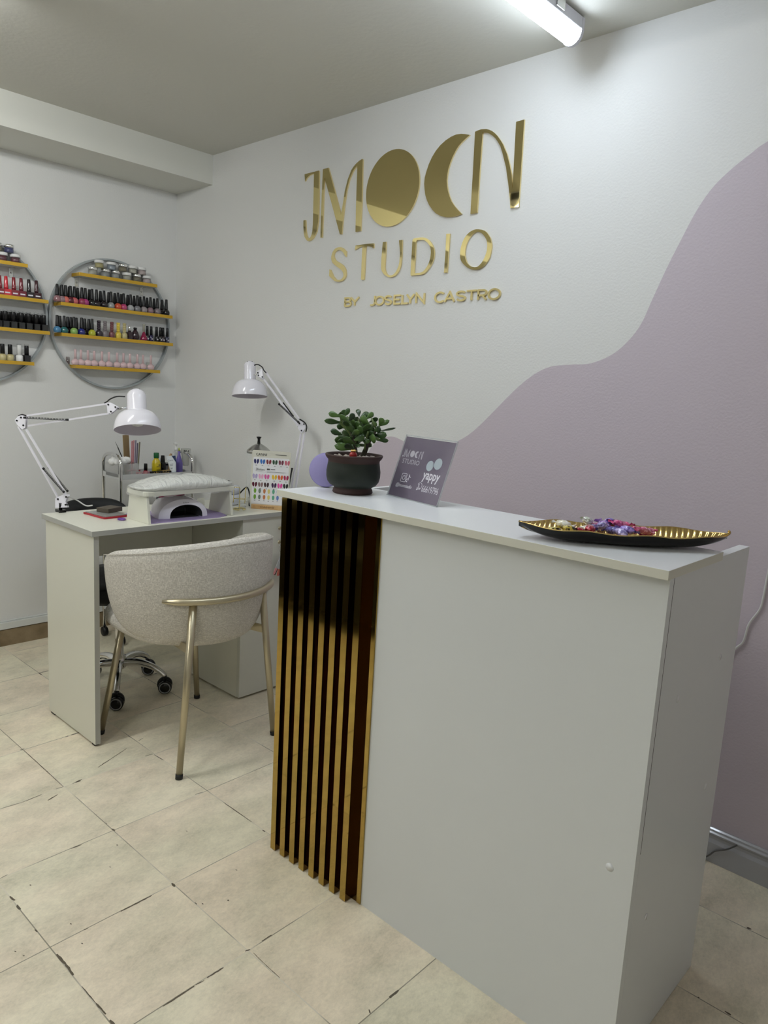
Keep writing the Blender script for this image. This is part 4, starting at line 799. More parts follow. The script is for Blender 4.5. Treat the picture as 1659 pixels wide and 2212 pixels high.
def nailsw(x,z,c,ang,h=.0098,w_=.0047):
    k=swc(c); pts=[]
    for q in range(14):
        a=2*math.pi*q/14; px=w_*math.cos(a)*(1+.15*math.sin(a)); pz=h*math.sin(a); ca,sa=math.cos(ang),math.sin(ang)
        pts.append((x+px*ca-pz*sa,-.0012,z+px*sa+pz*ca))
    sw.prism(pts,(0,.0005,0),k,M_=TM)
rows=[(.191,[(28,28,92),(44,104,178),(122,20,40),(20,66,32),(110,40,62),(196,100,116)],[-.057,-.0315,-.006,.0195,.045,.070]),
 (.131,[(172,160,200),(226,164,196),(214,92,158),(222,182,48),(218,98,46),(166,28,78)],[-.0595,-.035,-.0105,.0205,.045,.0685]),
 (.098,[(88,22,46),(134,108,108),(62,34,40),(56,20,72),(224,76,160),(26,26,30)],[-.0595,-.035,-.0105,.0205,.045,.0685])]
for z,cs,xs in rows:
    for c,x in zip(cs,xs): nailsw(x-.0055,z,c,.12); nailsw(x+.0055,z,c,-.12)
for z in (.072,.0475):
    for c,x in zip([(118,164,64),(112,126,112),(190,118,72),(218,202,120),(92,166,132),(104,128,190)],[-.056,-.037,-.0175,.001,.020,.038]): nailsw(x,z,c,0,.0098,.0052)
sw.build('nail_swatches',swm,bd)
def mk(x0,x1,z0,z1,m_=INK): return (x0,x1,z0,z1)
ln=MB()
for x0,x1,z0,z1 in [(-.012,.0,.158,.1645),(.004,.022,.160,.163),(-.012,.066,.1515,.1522),(-.012,.058,.149,.1495),(-.058,-.030,.152,.1528),(.02,.066,.2205,.2225)]: ln.box(x0,x1,-.0011,-.0007,z0,z1,M_=TM)
for z,cs,xs in rows:
    for x in xs: ln.box(x-.003,x+.003,-.0011,-.0007,z-.0165,z-.0148,M_=TM)
for x in [-.056,-.037,-.0175,.001,.020,.038]: ln.box(x-.003,x+.003,-.0011,-.0007,.0325,.0342,M_=TM)
ln.build('small_print',INK,bd)
R3=Euler((til,0,0)).to_matrix()
def onb(x,z): return TM@Vector((x,-.0015,z))
text_mesh('CANNI','printed_title',INK,bd,onb(-.038,.2195),width=.044,height=.010,rot=R3)
text_mesh('24colors','printed_subtitle',INK,bd,onb(-.040,.160),width=.036,height=.010,rot=R3)
text_mesh('CCI','printed_mark',M('faint ink',(176,176,176),.6),bd,onb(.062,.045),width=.018,height=.007,rot=R3)
text_mesh('CANNI','engraved_title',M('burnt wood',(104,74,44),.6),Wst,(.0,-.0050,.0088),width=.056,height=.0068)
# glass disinfectant jar with steel lid
jr=thing('glass_jar','tall clear glass jar with steel lid and black knob behind the colour chart','jar',(.90,-.135,ZT))
MB().lathe([(.0,.001),(.046,.001),(.048,.004),(.048,.212),(.046,.214)],32).build('jar_glass',M('thin clear glass',(235,240,238),.03,trans=.0,alpha=.22,coat=1.),jr,fixn=False)
MB().lathe([(.050,.206),(.050,.218),(.047,.221),(.032,.234),(.017,.243),(.012,.246),(0,.247)],32).build('lid',STEEL,jr)
MB().lathe([(.007,.246),(.0055,.262),(.0065,.268),(.0105,.273),(.0105,.276),(0,.277)],18).build('knob',BLACKG,jr)
MB().tube([(.02,.02,.01),(.02,.02,.21)],.0018,6).tube([(-.02,.02,.01),(-.02,.02,.21)],.0018,6).lathe([(.04,.012),(.04,.014)],20).build('lift_basket',STEEL,jr)
# gold wire stand
gs=thing('gold_wire_stand','small gold wire display stand on a ring base on the desk','stand',(1.045,-.331,ZT),(0,0,.70))
MB().tube([(.024*math.cos(math.radians(a)),.024*math.sin(math.radians(a)),.0025) for a in range(-40,281,10)],.0025,8).tube([(.024*math.cos(math.radians(280)),.024*math.sin(math.radians(280)),.0025),(0,-.002,.0025),(0,0,.02)],.0022,8).build('ring_base',GOLDWIRE,gs)
MB().tube([(0,0,.0),(0,0,.02),(.0,0,.084),(-.003,-.002,.089),(-.018,-.004,.089),(-.0225,-.006,.084),(-.0225,-.008,.042),(-.0225,-.012,.028)],.0019,8).build('loop',GOLDWIRE,gs)
MB().tube([(-.0225,-.006,.044),(.024,-.006,.044)],.0018,8).tube([(.024,.012,.082),(.024,.006,.088),(.024,-.002,.088),(.024,-.006,.083),(.024,-.007,.044),(.024,-.012,.028)],.0019,8).build('cross_wire',GOLDWIRE,gs)
# white plastic device with cable
dv=thing('plastic_device','round white plastic device with black cable behind the gold wire stand','nail device',(.91,-.30,ZT))
MB().lathe([(.044,0),(.050,.004),(.051,.040),(.046,.044)],32,ey=1.15).build('body',FELT,dv)
MB().lathe([(.047,.045),(.050,.050),(.046,.076),(.0,.080)],32,ey=1.15).build('lid',M('device lid',(206,208,220),.35),dv)
MB().box(.046,.054,-.048,-.036,.044,.062).build('latch',BLACK,dv,bev=.002)
m=MB(); m.tube(catmull([(.0,.055,.03),(.035,.075,.07),(.05,.082,.03),(.055,.075,.004),(.075,.06,.004),(.09,.05,.004)],6),.003,7); m.build('cable',BLACK,dv)
# little coil of clear cord
cdl=MB().tube([(.018*math.cos(k*.5)*(1+.03*k/10),.014*math.sin(k*.5),.003+.0006*k) for k in range(42)],.0016,6).build('coiled_cord',M('translucent cord',(206,208,206),.3)); cdl.location=(1.0,-.285,ZT); tag(cdl,'small coil of pale cord lying beside the gold wire stand','cord')
# red framed tablet + box
tb=thing('tablet','thin red-edged tablet lying on the desk by the hand rest','tablet',(.925,-.825,ZT),(0,0,.10))
MB().rbox(-.07,.07,-.05,.05,0,.006,.006).build('case',REDC,tb,bev=.0008)
MB().rbox(-.064,.064,-.044,.044,.0062,.008,.003).build('screen',GREYS,tb)
bx=MB().box(-.028,.028,-.035,.035,0,.016).build('phone_box',[M('brown box',(86,78,68),.5)],bev=.001); bx.location=(.90,-.80,ZT+.0082); bx.rotation_euler=(0,0,.35); tag(bx,'small grey-brown box on the red-edged tablet','box')
ps=MB().lathe([(0,0),(.012,0),(.014,.003),(.012,.006),(0,.007)],14,ex=1.3).build('purple_clip',M('violet plastic',(108,66,150),.3)); ps.location=(1.035,-.822,ZT); tag(ps,'small violet plastic clip beside the hand rest leg','clip')
cdw=MB().box(-.001,.001,-.022,.022,0,.030).build('price_card',M('cream paper',(226,224,210),.6)); cdw.location=(.90,-.415,ZT); cdw.rotation_euler=(0,0,.3); tag(cdw,'small cream paper card standing behind the nail lamp','card')

# cabinet hooks and nail tip ring
def hook(z,label,big):
    t=thing('gold_hook',label,'hook',(1.171,-.222,z),group='gold hooks on the desk cabinet')
    if big:
        m=MB(); m.tube(catmull([(.0,0,-.008),(.010,.001,-.008),(.018,.002,.004),(.020,.004,.022),(.014,.008,.042)],5),[.0035+.0004*k for k in range(10)]+[.0072-.0005*k for k in range(11)],10); m.build('hook_arm',BRASS,t)
    else:
        MB().tube([(0,0,0),(.02,0,0)],.0028,8).lathe([(0,-.006),(.0045,-.004),(.006,0),(.0045,.004),(0,.006)],14,at((.021,0,.001))).build('hook_arm',BRASS,t)
    MB().lathe([(.008,0),(.008,.0015),(.005,.003),(0,.003)],16,axisM((-.004+.0005,0,-.012 if big else 0),(1,0,0))).build('base_disc',BRASS,t)
hook(.696,'curved gold hook high on the desk cabinet front',True)
hook(.628,'small gold knob hook holding the nail tip ring',False)
nt=thing('nail_tip_ring','ring of clear nail tip sticks with coloured ends hanging on the cabinet','nail tips',(1.190,-.222,.628))
MB().tube([(.001,.018*math.cos(2*math.pi*k/28),-.020+.021*math.sin(2*math.pi*k/28)) for k in range(28)],.0013,6,closed=True).build('ring',STEEL,nt)
tc_=[(30,26,30),(40,30,34),(60,62,70),(110,170,190),(80,60,120),(150,40,60),(200,120,120),(170,90,100),(196,110,90),(60,30,40),(214,150,150)]
for k,c in enumerate(tc_):
    a=math.radians(-26+52*k/10); dx=.004*((k%3)-1)
    Mx=Matrix.Translation((dx,0,-.040))@Matrix.Rotation(-a,4,'X')
    st=MB().prism([(-.0006,-.0022,0),(-.0006,.0022,0),(-.0006,.0058,-.066),(-.0006,-.0058,-.066)],(.0012,0,0),M_=Mx).build('tip_stick',M('frosted clear tip',(222,224,224),.25,alpha=.45),nt)
    MB().prism([(-.0009,-.0056,-.066),(-.0009,.0056,-.066),(-.0009,.005,-.086),(-.0009,.002,-.094),(-.0009,-.002,-.094),(-.0009,-.005,-.086)],(.0018,0,0),M_=Mx).build('colour_end',M('tip %d'%k,c,.2),st)

# ------------------------------------------------------------------ trolley behind the desk
tx0,tx1,ty0,ty1=.14,.31,-.455,-.085; tz=.795
tr=thing('salon_trolley','chrome and grey salon trolley with arched handles in the corner','trolley',(.225,-.27,0))
L_=lambda x,y,z:(x-.225,y+.27,z)
for y in (ty0,ty1):
    pts=[L_(tx0,y,.05),L_(tx0,y,tz+.055)]+[L_((tx0+tx1)/2-(tx1-tx0)/2*math.cos(a),y,tz+.055+.045*math.sin(a)**.8) for a in [math.pi*k/10 for k in range(1,10)]]+[L_(tx1,y,tz+.055),L_(tx1,y,.05)]
    MB().tube(pts,.008,12).build('handle_frame',CHROME,tr)
for z in (tz,.45,.15):
    MB().facebox(-.09,.09,-.19,.19,z-.012,z-.004,(0,)*6).box(-.09,-.087,-.19,.19,z-.004,z+.012).box(.087,.09,-.19,.19,z-.004,z+.012).box(-.09,.09,-.19,-.187,z-.004,z+.012).box(-.09,.09,.187,.19,z-.004,z+.012).build('tray',M('grey metal tray',(196,197,196),.4),tr)
for x in (tx0,tx1):
    for y in (ty0,ty1):
        MB().lathe([(0,-.01),(.022,-.01),(.022,.01),(0,.01)],16,axisM(L_(x,y,.023),(0,1,0))).tube([L_(x,y,.03),L_(x,y,.06)],.005,8).build('caster',BLACK,tr)
TZ=tz-.0038
# open clear organiser
og=MB()
og.box(-.06,.06,-.05,.05,0,.002); 
for q in ((-.06,-.058,-.05,.05),(.058,.06,-.05,.05),(-.06,.06,-.05,-.048),(-.06,.06,.048,.05)): og.box(q[0],q[1],q[2],q[3],.002,.062)
og=og.build('acrylic_organiser',M('smoky clear acrylic',(214,214,212),.12,alpha=.35,coat=1.)); og.location=(.235,-.41,TZ+.0005); og.rotation_euler=(0,0,0); tag(og,'clear acrylic box at the left end of the trolley','organiser')
ct=MB()
for k in range(26):
    a=k*2.4; r=.038*math.sqrt((k+.5)/26); ct.lathe([(0,-.016),(.010,-.012),(.016,0),(.011,.012),(0,.016)],9,at((r*math.cos(a),r*math.sin(a),.016+.012*((k*7)%5)/4)))
ct=ct.build('cotton_wool',COTTON); ct.location=(.235,-.425,TZ+.004+.045); tag(ct,'white cotton wool heaped in the clear box on trolley','cotton wool',kind='stuff')
def sm_thing(name,label,cat,loc,parts,rot=(0,0,0),group=None):
    t=thing(name,label,cat,loc,rot,group)
    for nm,mb,mat in parts: mb.build(nm,mat,t)
    return t
X_=.25
kb=MB().box(-.002,.002,-.018,.018,0,.185).build('nail_file_board',KRAFT,bev=.001); kb.location=(.205,-.368,TZ+.003); kb.rotation_euler=(.07,0,.3); tag(kb,'wide brown wooden file standing upright on the trolley','nail file')
for k,(dy,c,h) in enumerate(((.021,(206,140,146),.165),(.028,(206,140,146),.168),(.036,(150,140,160),.168),(.044,(120,110,130),.155),(.052,(140,132,108),.160))):
    m=MB().box(-.0012,.0012,-.0042,.0042,0,h-.01).lathe([(0,-.0012),(.0042,-.0012),(.0042,.0012),(0,.0012)],14,axisM((0,0,h-.01),(1,0,0)))
    o=m.build('nail_file',M('file %d'%(k if k!=1 else 0),c,.6)); o.location=(.235,-.386+dy,TZ+.003); o.rotation_euler=(-.03-.02*k,0,.5); tag(o,'%s nail file, %s from left beside the wide wooden one'%(['pink','pink','lilac grey','dark grey','olive'][k],ORD[k]),'nail file','nail files on the trolley')
br=sm_thing('nail_brush','thin dark nail brush leaning left of the brown file','brush',(.225,-.395,TZ+.06),[('handle',MB().tube([(0,0,0),(0,-.032,.072)],.0024,7),BLACK),('bristles',MB().tube([(0,-.032,.072),(0,-.044,.098)],[.0016,.0006],7),M('bristle',(70,66,60),.7))])
sm_thing('oil_bottle','yellow bottle with green cap on the trolley','bottle',(.25,-.246,TZ),[('bottle_body',MB().lathe([(.018,0),(.021,.003),(.021,.052),(.018,.066),(.011,.076),(.010,.080)],24,ey=1.),M('yellow plastic',(196,176,32),.2,coat=.5)),('cap',MB().lathe([(.0115,.0802),(.0125,.0815),(.0125,.104),(.0115,.1055),(0,.1058)],20),M('green cap',(22,94,50),.35)),('label_print',MB().box(.0212,.0216,-.010,.008,.040,.042).box(.0212,.0216,-.010,.010,.024,.027).box(.0212,.0216,.0,.008,.046,.051),M('olive print',(92,84,20),.5))])
sm_thing('small_polish_bottle','small black capped bottle left of the yellow bottle','bottle',(.27,-.312,TZ),[('glass',MB().lathe([(.010,0),(.011,.002),(.011,.022),(.007,.026)],14),M('pinkish glass',(150,60,70),.2)),('cap',MB().lathe([(.0085,.0262),(.0078,.056),(.007,.058),(0,.058)],14),CAPB)])
sm_thing('black_dropper_bottle','black bottle right of the yellow bottle on the trolley','bottle',(.22,-.195,TZ),[('glass',MB().lathe([(.014,0),(.015,.002),(.015,.050),(.010,.060)],16),BLACKG),('cap',MB().lathe([(.011,.060),(.0105,.070),(.0085,.088),(.0,.089)],16,smooth=False),BLACK)])
tbx=thing('cream_tube','white squeezed cream tube with navy corner leaning on the trolley','tube',(.29,-.175,TZ+.002),(math.radians(10),math.radians(-8),math.radians(-38)))
def tubef(i,j):
    s_=i/10; a=2*math.pi*j/20; w_=.0135+.0085*s_; t_=.012*(1-s_)+.0006; return Vector((t_*math.cos(a),w_*math.sin(a),.012+.070*s_))
MB().grid(tubef,11,20,wv=True).box(-.0008,.0008,-.0225,.0225,.082,.092).build('tube_body',M('white tube plastic',(214,220,224),.35),tbx)
MB().lathe([(.012,0),(.0125,.012),(0,.012)],16).build('cap',M('pale blue cap',(150,170,190),.35),tbx)
MB().prism([(.0106,.004,.090),(.0016,.021,.090),(.0035,.021,.052)],(.0006,0,0)).build('navy_corner',M('navy print',(38,56,92),.4),tbx)
text_mesh('Cera','printed_mark',M('navy text',(58,74,104),.5),tbx,(.0075,-.006,.070),width=.022,height=.009,rot=Matrix.Rotation(math.pi/2,3,'Z')@Matrix.Rotation(math.radians(-12),3,'X'))
MB().box(.0112,.0116,-.010,.006,.050,.0515).box(.0122,.0126,-.010,.004,.044,.0452).box(.0126,.013,-.008,-.0,.030,.0325).build('small_print',M('navy text',(58,74,104),.5),tbx)
sm_thing('spray_bottle','clear bottle with white nozzle at the back of the trolley','bottle',(.19,-.105,TZ),[('bottle_body',MB().lathe([(.020,0),(.021,.002),(.021,.085),(.010,.105)],20),M('clear bottle plastic',(225,228,228),.1,alpha=.4,coat=1.)),('nozzle',MB().lathe([(.009,.105),(.009,.118),(.005,.122),(.005,.135),(.007,.136),(.007,.146),(0,.147)],14).tube([(0,0,.141),(0,-.014,.141)],.003,7),WHITEM)])
sm_thing('purple_bottle','purple tapered bottle standing on the trolley before the spray bottle','bottle',(.24,-.118,TZ),[('bottle_body',MB().lathe([(.017,0),(.018,.003),(.018,.05),(.015,.062),(.007,.090),(.005,.110)],18),M('violet bottle',(106,92,168),.3,coat=.4)),('tip',MB().lathe([(.005,.110),(.0035,.125),(0,.126)],10),M('lime tip',(170,180,90),.4))])
cupt=sm_thing('glass_cup','clear flared cup with black lettering at right end of trolley','cup',(.23,-.075,TZ+.035),[('cup_body',MB().lathe([(.012,0),(.016,.004),(.018,.03),(.022,.06),(.024,.085),(.0225,.085),(.0205,.06),(.0165,.03),(.0,.008)],24),M('frosted glass',(205,206,198),.2,alpha=.55,coat=.6))])
text_mesh('BH','printed_mark',INK,cupt,(.0215,-.010,.072),width=.024,height=.017,rot=Matrix.Rotation(math.radians(68),3,'Z'),bold=.02)
sm_thing('black_container','low black round container under the cup on the trolley','container',(.235,-.105,TZ),[('tub',MB().lathe([(.0,0),(.001,.0)],8,cap=False),BLACK)]) if False else None
bc=MB().box(-.03,.03,-.045,.045,0,.034).build('grey_box',M('grey card box',(150,150,150),.6),bev=.002); bc.location=(.165,-.135,TZ); tag(bc,'low grey box behind the cream tube on the trolley','box')
bc2=MB().box(-.03,.03,-.045,.045,0,.010).build('black_tray',BLACKG,bev=.002); bc2.location=(.165,-.135,TZ+.0345); tag(bc2,'flat black tray on the low grey box','tray')
ws=MB().lathe([(0,-.001),(.009,-.001),(.009,.001),(0,.001)],18,axisM((0,0,.085),(1,.2,0)),ey=1.4).box(-.001,.001,-.003,.003,0,.078).build('wooden_spatula',M('pale wood',(196,164,124),.6)); ws.location=(.215,-.162,TZ+.0); ws.rotation_euler=(-.15,0,0); tag(ws,'round-ended pale wooden spatula among the trolley bottles','spatula')
pk=MB()
for k in range(12): pk.box(-.0008,.0008,-.0015,.0015,0,.022,M_=at((.0,-.035+.0062*k,0)))
pk.box(-.0012,.0012,-.038,.036,.021,.023).box(-.0012,.0012,-.038,.036,0,.002).box(-.035,.0,-.038,.036,0,.0015)
pk=pk.build('pink_basket',M('pale pink plastic',(206,158,158),.5)); pk.location=(.295,-.335,TZ); tag(pk,'pale pink slotted plastic basket on the trolley','basket')
rd=MB().tube([(0,-.03,.004),(0,.0,.006),(.004,.03,.004)],.0035,8).build('red_pen',M('dull red plastic',(160,52,60),.4)); rd.location=(.285,-.38,TZ+.025); tag(rd,'short red pen lying over the pink basket','pen')
gb=thing('dark_glitter_case','dark patterned case with gold trim at the trolley front','case',(.292,-.25,TZ),(0,0,.05))
MB().box(-.012,.012,-.055,.055,0,.024).build('case_body',BLACKG,gb,bev=.003)
m=MB(); random.seed(7)
for k in range(26): 
    y=-.05+.1*random.random(); m.box(.0122,.0128,y,y+.003,.004+.015*random.random(),.006+.017*random.random())
m.box(-.012,.012,.01,.05,.0242,.0252); m.build('gold_trim',GOLDP,gb)
wc_=sm_thing('white_topped_vial','small vial with white cap at the left of the trolley','vial',(.285,-.438,TZ+.001),[('glass',MB().lathe([(.008,0),(.009,.002),(.009,.020),(.006,.024)],14),M('clear bottle plastic',(225,228,228),.1,alpha=.4,coat=1.)),('cap',MB().lathe([(.0075,.0242),(.0075,.045),(0,.0452)],14),WHITEM)])
bl=MB().lathe([(0,0),(.014,0),(.015,.006),(.010,.012),(0,.014)],14,ey=1.6).build('blue_clip',M('blue plastic',(70,92,160),.4)); bl.location=(.24,-.325,TZ+.018); 
bl.location=(.235,-.29,TZ); tag(bl,'small blue and white lump left of the yellow bottle','clip')

# ------------------------------------------------------------------ things on the counter
KT=.9881
def kpt(x,y): return (x,y,KT)
PC=(2.105,-.745)
pl=thing('potted_jade_plant','green jade plant in a dark pot on the counter','potted plant',kpt(*PC))
prof=[(.0,.0),(.049,.0),(.0515,.003),(.050,.010),(.0475,.0135),(.049,.016)]
body=[(.049,.016),(.0585,.021),(.0655,.030),(.0685,.042),(.0688,.056),(.0668,.069),(.0652,.079)]
rim=[(.0645,.079),(.0655,.084),(.0715,.091),(.0735,.096),(.0725,.0985),(.069,.0985),(.0655,.096),(.0635,.088),(.063,.080)]
po=MB().lathe(prof+body[1:]+rim[1:],48,mis=[0]*5+[1]*6+[0]*8,cap=False).build('pot',[POTB,POTG],pl)
MB().lathe([(.0,.0868),(.0625,.0868),(.063,.080)],32,cap=False).build('soil',SOIL,pl)
random.seed(11); m=MB()
for k in range(70):
    a=random.random()*6.28; r=.056*math.sqrt(random.random()); s_=.004+.003*random.random()
    m.lathe([(0,-s_*.6),(s_*.8,-s_*.3),(s_,0),(s_*.7,s_*.5),(0,s_*.65)],7,at((r*math.cos(a),r*math.sin(a),.0885),(random.random(),random.random(),random.random()*3)),ex=1.25)
o=m.build('pebbles',PEB,pl); o['kind']='stuff'
P0=Vector(kpt(*PC)); LV=lambda p:Vector(p)-P0
t1=[LV(p) for p in D['trunk1']]; t2=[LV(p) for p in D['trunk2']]
t1[0].z=.085; t2[0].z=.085
MB().tube(catmull([tuple(p) for p in t1],4),[.0085-.0003*k for k in range(17)],10).build('trunk',BARK,pl)
MB().tube(catmull([tuple(p) for p in t2],4),[.0075-.00028*k for k in range(17)],10).build('trunk',BARK,pl)
for b in D['br']:
    MB().tube([LV(p) for p in (catmull(b,3) if len(b)>2 else b)],.0026,7).build('branch',M('green stem',(86,104,52),.5),pl)
camp=Vector((3.429908,-2.043862,1.250057))
for i,l in enumerate(D['leaves']):
    b=LV(l[:3]); t=LV(l[3:6]); wd=l[6]; b=b-(t-b)*.18; ax=(t-b); Ln=ax.length
    if Ln<.012: ax=ax.normalized()*.012; Ln=.012
    z=ax.normalized(); vd=(camp-P0-b).normalized(); x=vd.cross(z).normalized()
    x=(x*math.cos(.5*math.sin(i*2.3))+z.cross(x)*math.sin(.5*math.sin(i*2.3))).normalized(); n=z.cross(x)
    def lf(i_,j_,b=b,Ln=Ln,wd=wd,x=x,z=z,n=n):
        s_=i_/10; a=2*math.pi*j_/12
        wv=wd*.66*(.26+.74*sm(s_*1.45))*math.sqrt(max(0,1-max(0,(s_-.58)/.42)**2)) if s_<1 else 0
        return b+z*Ln*s_+x*wv*math.cos(a)+n*(wv*.22+.0004)*math.sin(a)+n*.12*Ln*math.sin(s_*1.6)
    MB().grid(lf,11,12,wv=True).build('leaf',LEAF if i%3 else LEAFD,pl)
# red charm pot at trunk foot
rc=thing('red_charm','tiny red vase charm with gold rim at the plant foot','ornament',(2.1305,-.7735,KT+.0925),(0,0,0))
MB().lathe([(.006,0),(.0095,.003),(.0105,.008),(.008,.013),(.0055,.0155)],20).build('vase',REDG,rc)
MB().lathe([(.0058,.0156),(.0075,.017),(.007,.0195),(.005,.021),(0,.0205)],20).build('gold_rim',GOLDP,rc)
# lavender disc
ld=thing('lavender_disc','round lavender padded disc standing on edge behind the pot','disc',(1.995,-.737,KT+.0455))
Mx=axisM((0,0,0),(.62,-.76,.10))
MB().lathe([(0,-.012),(.042,-.012),(.0450,-.009),(.0450,.009),(.0435,.0115)],44,Mx).build('disc_body',LAVD,ld)
MB().lathe([(.0435,.0116),(.042,.0128),(0,.0132)],44,Mx,cap=False).build('disc_face',LAVM,ld)
# acrylic sign holder
sgx=(2.1720,-.6860); yaw=-.196
sg=thing('acrylic_sign_holder','clear acrylic sign holder with purple payment poster on the counter','sign holder',(sgx[0],sgx[1],KT),(0,0,yaw))
lean=math.radians(18.5); SW=.196; SHh=.158
TS=Euler((-lean,0,0)).to_matrix().to_4x4()
MB().box(-.002,SW+.002,-.0006,.0004,0,SHh+.004,M_=TS).box(-.002,SW+.002,.0022,.003,0.001,SHh+.004,M_=TS).box(-.002,SW+.002,0,.062,0,.0018).build('acrylic_stand',M('thin acrylic sheet',(232,236,238),.05,alpha=.05,spec=.3),sg)
pe=MB()
for x in (-.002,SW+.001): pe.box(x,x+.001,-.0007,.0031,.001,SHh+.004,M_=TS)
pe.box(-.002,SW+.002,-.0007,.0031,SHh+.003,SHh+.0042,M_=TS).box(-.002,SW+.002,-.0015,.002,0,.0022)
pe.build('acrylic_edge',M('bright acrylic edge',(214,218,220),.25,alpha=.55),sg)
po=MB().box(.001,SW-.001,.0010,.0020,.001,SHh,M_=TS).build('poster',POSTER,sg)
RS=Euler((-lean,0,0)).to_matrix()
def ps_(s_,t_,dy=-.0003): return TS@Vector((SW*s_,dy+.0011,SHh*(1-t_)))
def ptxt(txt,s0,s1,t_,h,mat,bold=0.,shear=0.,name='printed_text'): text_mesh(txt,name,mat,po,ps_((s0+s1)/2,t_),width=SW*(s1-s0),height=SHh*h,rot=RS,bold=bold,shear=shear)
pm=MB()
def pq(pts): pm.prism([tuple(TS@Vector((SW*a,.0008,SHh*(1-b)))) for a,b in pts],tuple(RS@Vector((0,.0002,0))))
def pline(pts,w_=.006):
    for (a,b),(c,d) in zip(pts,pts[1:]):
        dx,dz=(c-a)*SW,(d-b)*SHh; l=math.hypot(dx,dz)
        if l<1e-7: continue
        ux,uz=-dz/l*w_*SW/2/SW,dx/l*w_*SW/2/SHh
        pq([(a+ux,b+uz),(c+ux,d+uz),(c-ux,d-uz),(a-ux,b-uz)])
def pell(cx,cz,r,n=24,a0=0,a1=360): return [(cx+r*math.cos(math.radians(a0+(a1-a0)*k/n)),cz+r*SW/SHh*math.sin(math.radians(a0+(a1-a0)*k/n))) for k in range(n+1)]
# printed logo
pline([(.07,.20),(.07,.31),(.055,.335),(.04,.32)],.010); pline([(.09,.335),(.095,.205),(.135,.335)],.010); pline([(.135,.335),(.165,.21),(.165,.335)],.008)
pq(pell(.235,.27,.043)[:-1]); pq(pell(.33,.27,.043,18,70,290)+pell(.352,.27,.032,14,270,90)); pline([(.385,.215),(.385,.335)],.010); pline([(.44,.205),(.44,.335)],.010); pline([(.385,.22),(.41,.215),(.435,.33)],.005)
pm.build('printed_logo',PRINTS,po)
ptxt('STUDIO',.075,.43,.40,.075,PRINTS)
pm=MB(); pq(pell(.645,.41,.066)[:-1]); pq(pell(.785,.36,.072)[:-1]); pq([(.69,.36),(.725,.40),(.70,.42)]); pq([(.705,.39),(.74,.385),(.725,.42)]); pm.build('printed_symbol',PRINTB,po)
ptxt('yappy',.575,.895,.60,.15,PRINTW,bold=.02)
pm=MB()
sq=[(.175,.60),(.255,.60),(.265,.612),(.265,.722),(.255,.735),(.175,.735),(.165,.722),(.165,.612),(.175,.60)]; pline(sq,.007); pline(pell(.215,.668,.026),.007); pline(pell(.245,.625,.004),.005)
pline([(.315,.60),(.315,.70)]+pell(.297,.70,.020,14,0,-300),.009); pline([(.315,.605),(.33,.64),(.35,.645)],.008)
pline(pell(.575,.745,.042,22,150,-160),.006); pline([(.538,.765),(.532,.815),(.56,.80)],.006); pline([(.558,.715),(.556,.75),(.58,.785),(.60,.79)],.012)
pm.build('printed_icons',PRINTW,po)
ptxt('@Jmoonstudio',.10,.43,.80,.075,PRINTW,shear=.3,bold=.01); ptxt('66619796',.635,.945,.772,.105,PRINTW)
pm=MB()
for k in range(7): pq(pell(.47+.003*k,.37+.052*k,.007-.0008*abs(k-3),10)[:-1])
pm.build('printed_dots',M('dark violet print',(44,34,58),.5),po)
# leaf dish
A_=Vector((2.675,-.855,0)); B_=Vector((2.972,-.591,0)); md=(A_+B_)/2; ya=math.atan2(B_.y-A_.y,B_.x-A_.x)
dish=thing('leaf_dish','long leaf-shaped dish, gold inside and black outside, on the counter','dish',(md.x,md.y,KT),(0,0,ya))
HL=.198
def wid(s_): # s -1..1, half width
    return .060*max(0,(1-abs(s_)**2.6))**.7*(1+.06*math.sin(s_*9+1))+.0015
ND=340
def dsh(i,j,off=0.):
    s_=-1+2*i/ND; c=-1+2*j/20
    w_=wid(s_); x=HL*s_; 
    rz=.0250+.003*abs(s_)**4+.0018*math.sin(s_*11+ (0 if c<0 else 1.7)) 
    flat=max(0,1-abs(s_)**4)
    z=.0008+(rz-.0008)*(abs(c)**(5 if off<=0 else 2.3)*flat+(1-flat)*(.75+.25*abs(c)))
    z+=off
    if off>0: z+=.0014*(1+math.sin((s_*120)+abs(c)*-11.0))*(1-abs(c)**10)*min(1,abs(c)*3)
    return Vector((x,w_*c,z))
MB().grid(lambda i,j:dsh(i,j,0),ND+1,21).build('outer_shell',BLACKG,dish,fixn=False)
MB().grid(lambda i,j:dsh(i,j,.0016),ND+1,21).tube([dsh(i,0,.0008) for i in range(ND+1)],.0011,6).tube([dsh(i,20,.0008) for i in range(ND+1)],.0011,6).tube([dsh(i,10,.0016) for i in range(6,ND-6)],.0013,6).build('gold_lining',GOLDTRAY,dish,fixn=False)
MB().tube(catmull([(HL-.030,0,.017),(HL-.012,0,.023),(HL+.003,.001,.030),(HL+.002,.002,.036)],4),[.005,.0038,.0036,.0034,.0032,.003,.003,.003,.003,.0028,.0026,.0024,.002],8).build('stem',GOLDTRAY,dish)
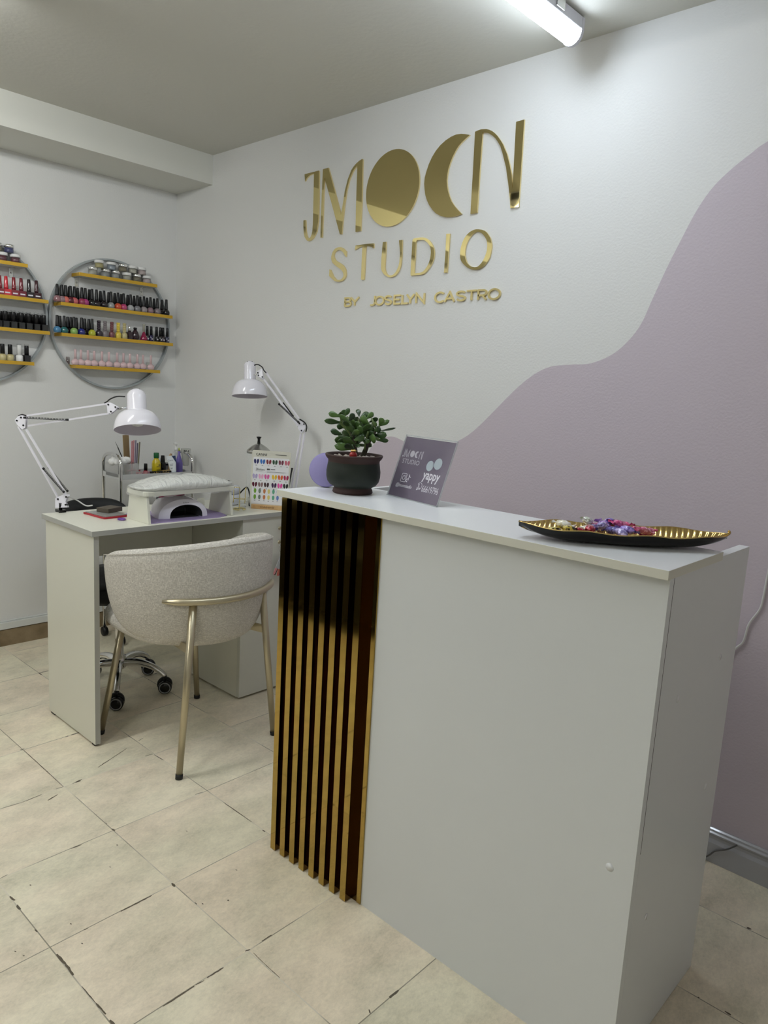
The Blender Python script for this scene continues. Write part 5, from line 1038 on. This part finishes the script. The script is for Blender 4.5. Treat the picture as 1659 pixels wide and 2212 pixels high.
# wrapped sweets
random.seed(3)
DM=Matrix.Translation((md.x,md.y,KT))@Matrix.Rotation(ya,4,'Z')
cand=[(-.118,-.010,'yellow and black striped',(206,186,80),0),(-.098,.010,'cream twisted',(220,212,180),1),(-.092,-.016,'yellow and black striped',(206,186,80),2),(-.072,-.004,'red and white',(170,34,52),3),(-.060,-.022,'red and white',(150,28,50),4),(-.052,.010,'white',(226,220,206),5),
 (-.030,.004,'purple',(96,76,156),6),(-.022,-.020,'lilac and white',(150,140,196),7),(-.008,.014,'purple with pink',(112,70,150),8),(.0,-.008,'violet blue',(80,74,160),9),(.016,.008,'pink',(196,70,130),10),(.022,-.018,'purple',(104,84,164),11),(.038,.002,'magenta',(176,44,104),12),(.054,-.010,'pink and white',(206,110,140),13),(.066,.004,'deep pink',(168,40,84),14),(-.016,.024,'pink and blue',(196,80,140),15),(.004,.026,'violet',(120,96,180),16),(.026,.024,'bright pink',(206,70,120),17),(.010,-.026,'lilac',(140,130,190),18),(-.036,.022,'white and green',(206,216,196),19)]
for k,(x,y,nm,c,i) in enumerate(cand):
    mm=M('sweet %d'%i,c,.25,coat=.8); mottle(mm,c,tuple(min(255,q+70) for q in c) if 'yellow' not in nm else (40,34,26),160,1,.47,.53)
    p=DM@Vector((x*1.13 if x<-.045 else x*1.1-.022,y*1.15,.0175+.005*((k*5)%3)+(.007 if -.04<x<.05 else .0)))
    t=thing('wrapped_sweet','%s wrapped sweet, %s from the left tip of the leaf dish'%(nm,ORD[k]),'sweet',tuple(p),(random.uniform(-.3,.3),random.uniform(-.3,.3),random.uniform(0,3.1)),'wrapped sweets in the leaf dish'); t.scale=(1.3,1.3,1.2)
    MB().lathe([(.0015,-.012),(.006,-.009),(.0078,-.003),(.0078,.003),(.006,.009),(.0015,.012)],10,axisM((0,0,0),(1,0,0)),ey=.8).build('sweet_body',mm,t)
    for s_ in (-1,1):
        MB().grid(lambda i,j,s_=s_:Vector((s_*(.0105+.007*i/2),.0065*(i/2)*math.cos(j*math.pi/4)+.001*math.cos(j),.0035*(i/2)*math.sin(j*math.pi/4*1.0)*(1 if j%2 else .4))),3,8,wv=True).build('wrapper_twist',mm,t,fixn=False)
# cords by the lilac wall
cd=MB().tube(catmull([tuple(p) for p in D['cord']],5),.0028,8).build('hanging_cord',M('white cord',(214,214,212),.4)); tag(cd,'thin white cord hanging down the lilac wall behind the counter','cord')
cd2=MB().tube([tuple(p) for p in catmull(D['cord2'],5)],.0022,7).build('grey_cable',M('grey cable',(96,94,92),.5)); tag(cd2,'short dark cable crossing the baseboard behind the counter','cord')

# unseen dark sofa added behind the viewpoint, shaped for dark reflections in the flutes
sf=thing('added_dark_sofa','added black sofa, unseen behind the viewpoint, for dark reflections in the flutes','sofa',(1.35,-2.82,0))
MB().box(-1.0,1.0,-.35,.55,.06,.42).build('seat',DARKSOFA,sf,bev=.04,seg=4)
MB().box(-1.0,1.0,-.48,-.30,.06,.95).build('backrest',DARKSOFA,sf,bev=.05,seg=4)
for x in (-1.12,1.0): MB().box(x,x+.12,-.45,.56,.06,.62).build('armrest',DARKSOFA,sf,bev=.04,seg=4)
for x in (-.95,.95):
    for y in (-.38,.45): MB().tube([(x,y,0),(x,y,.07)],.02,10).build('foot',BLACK,sf)
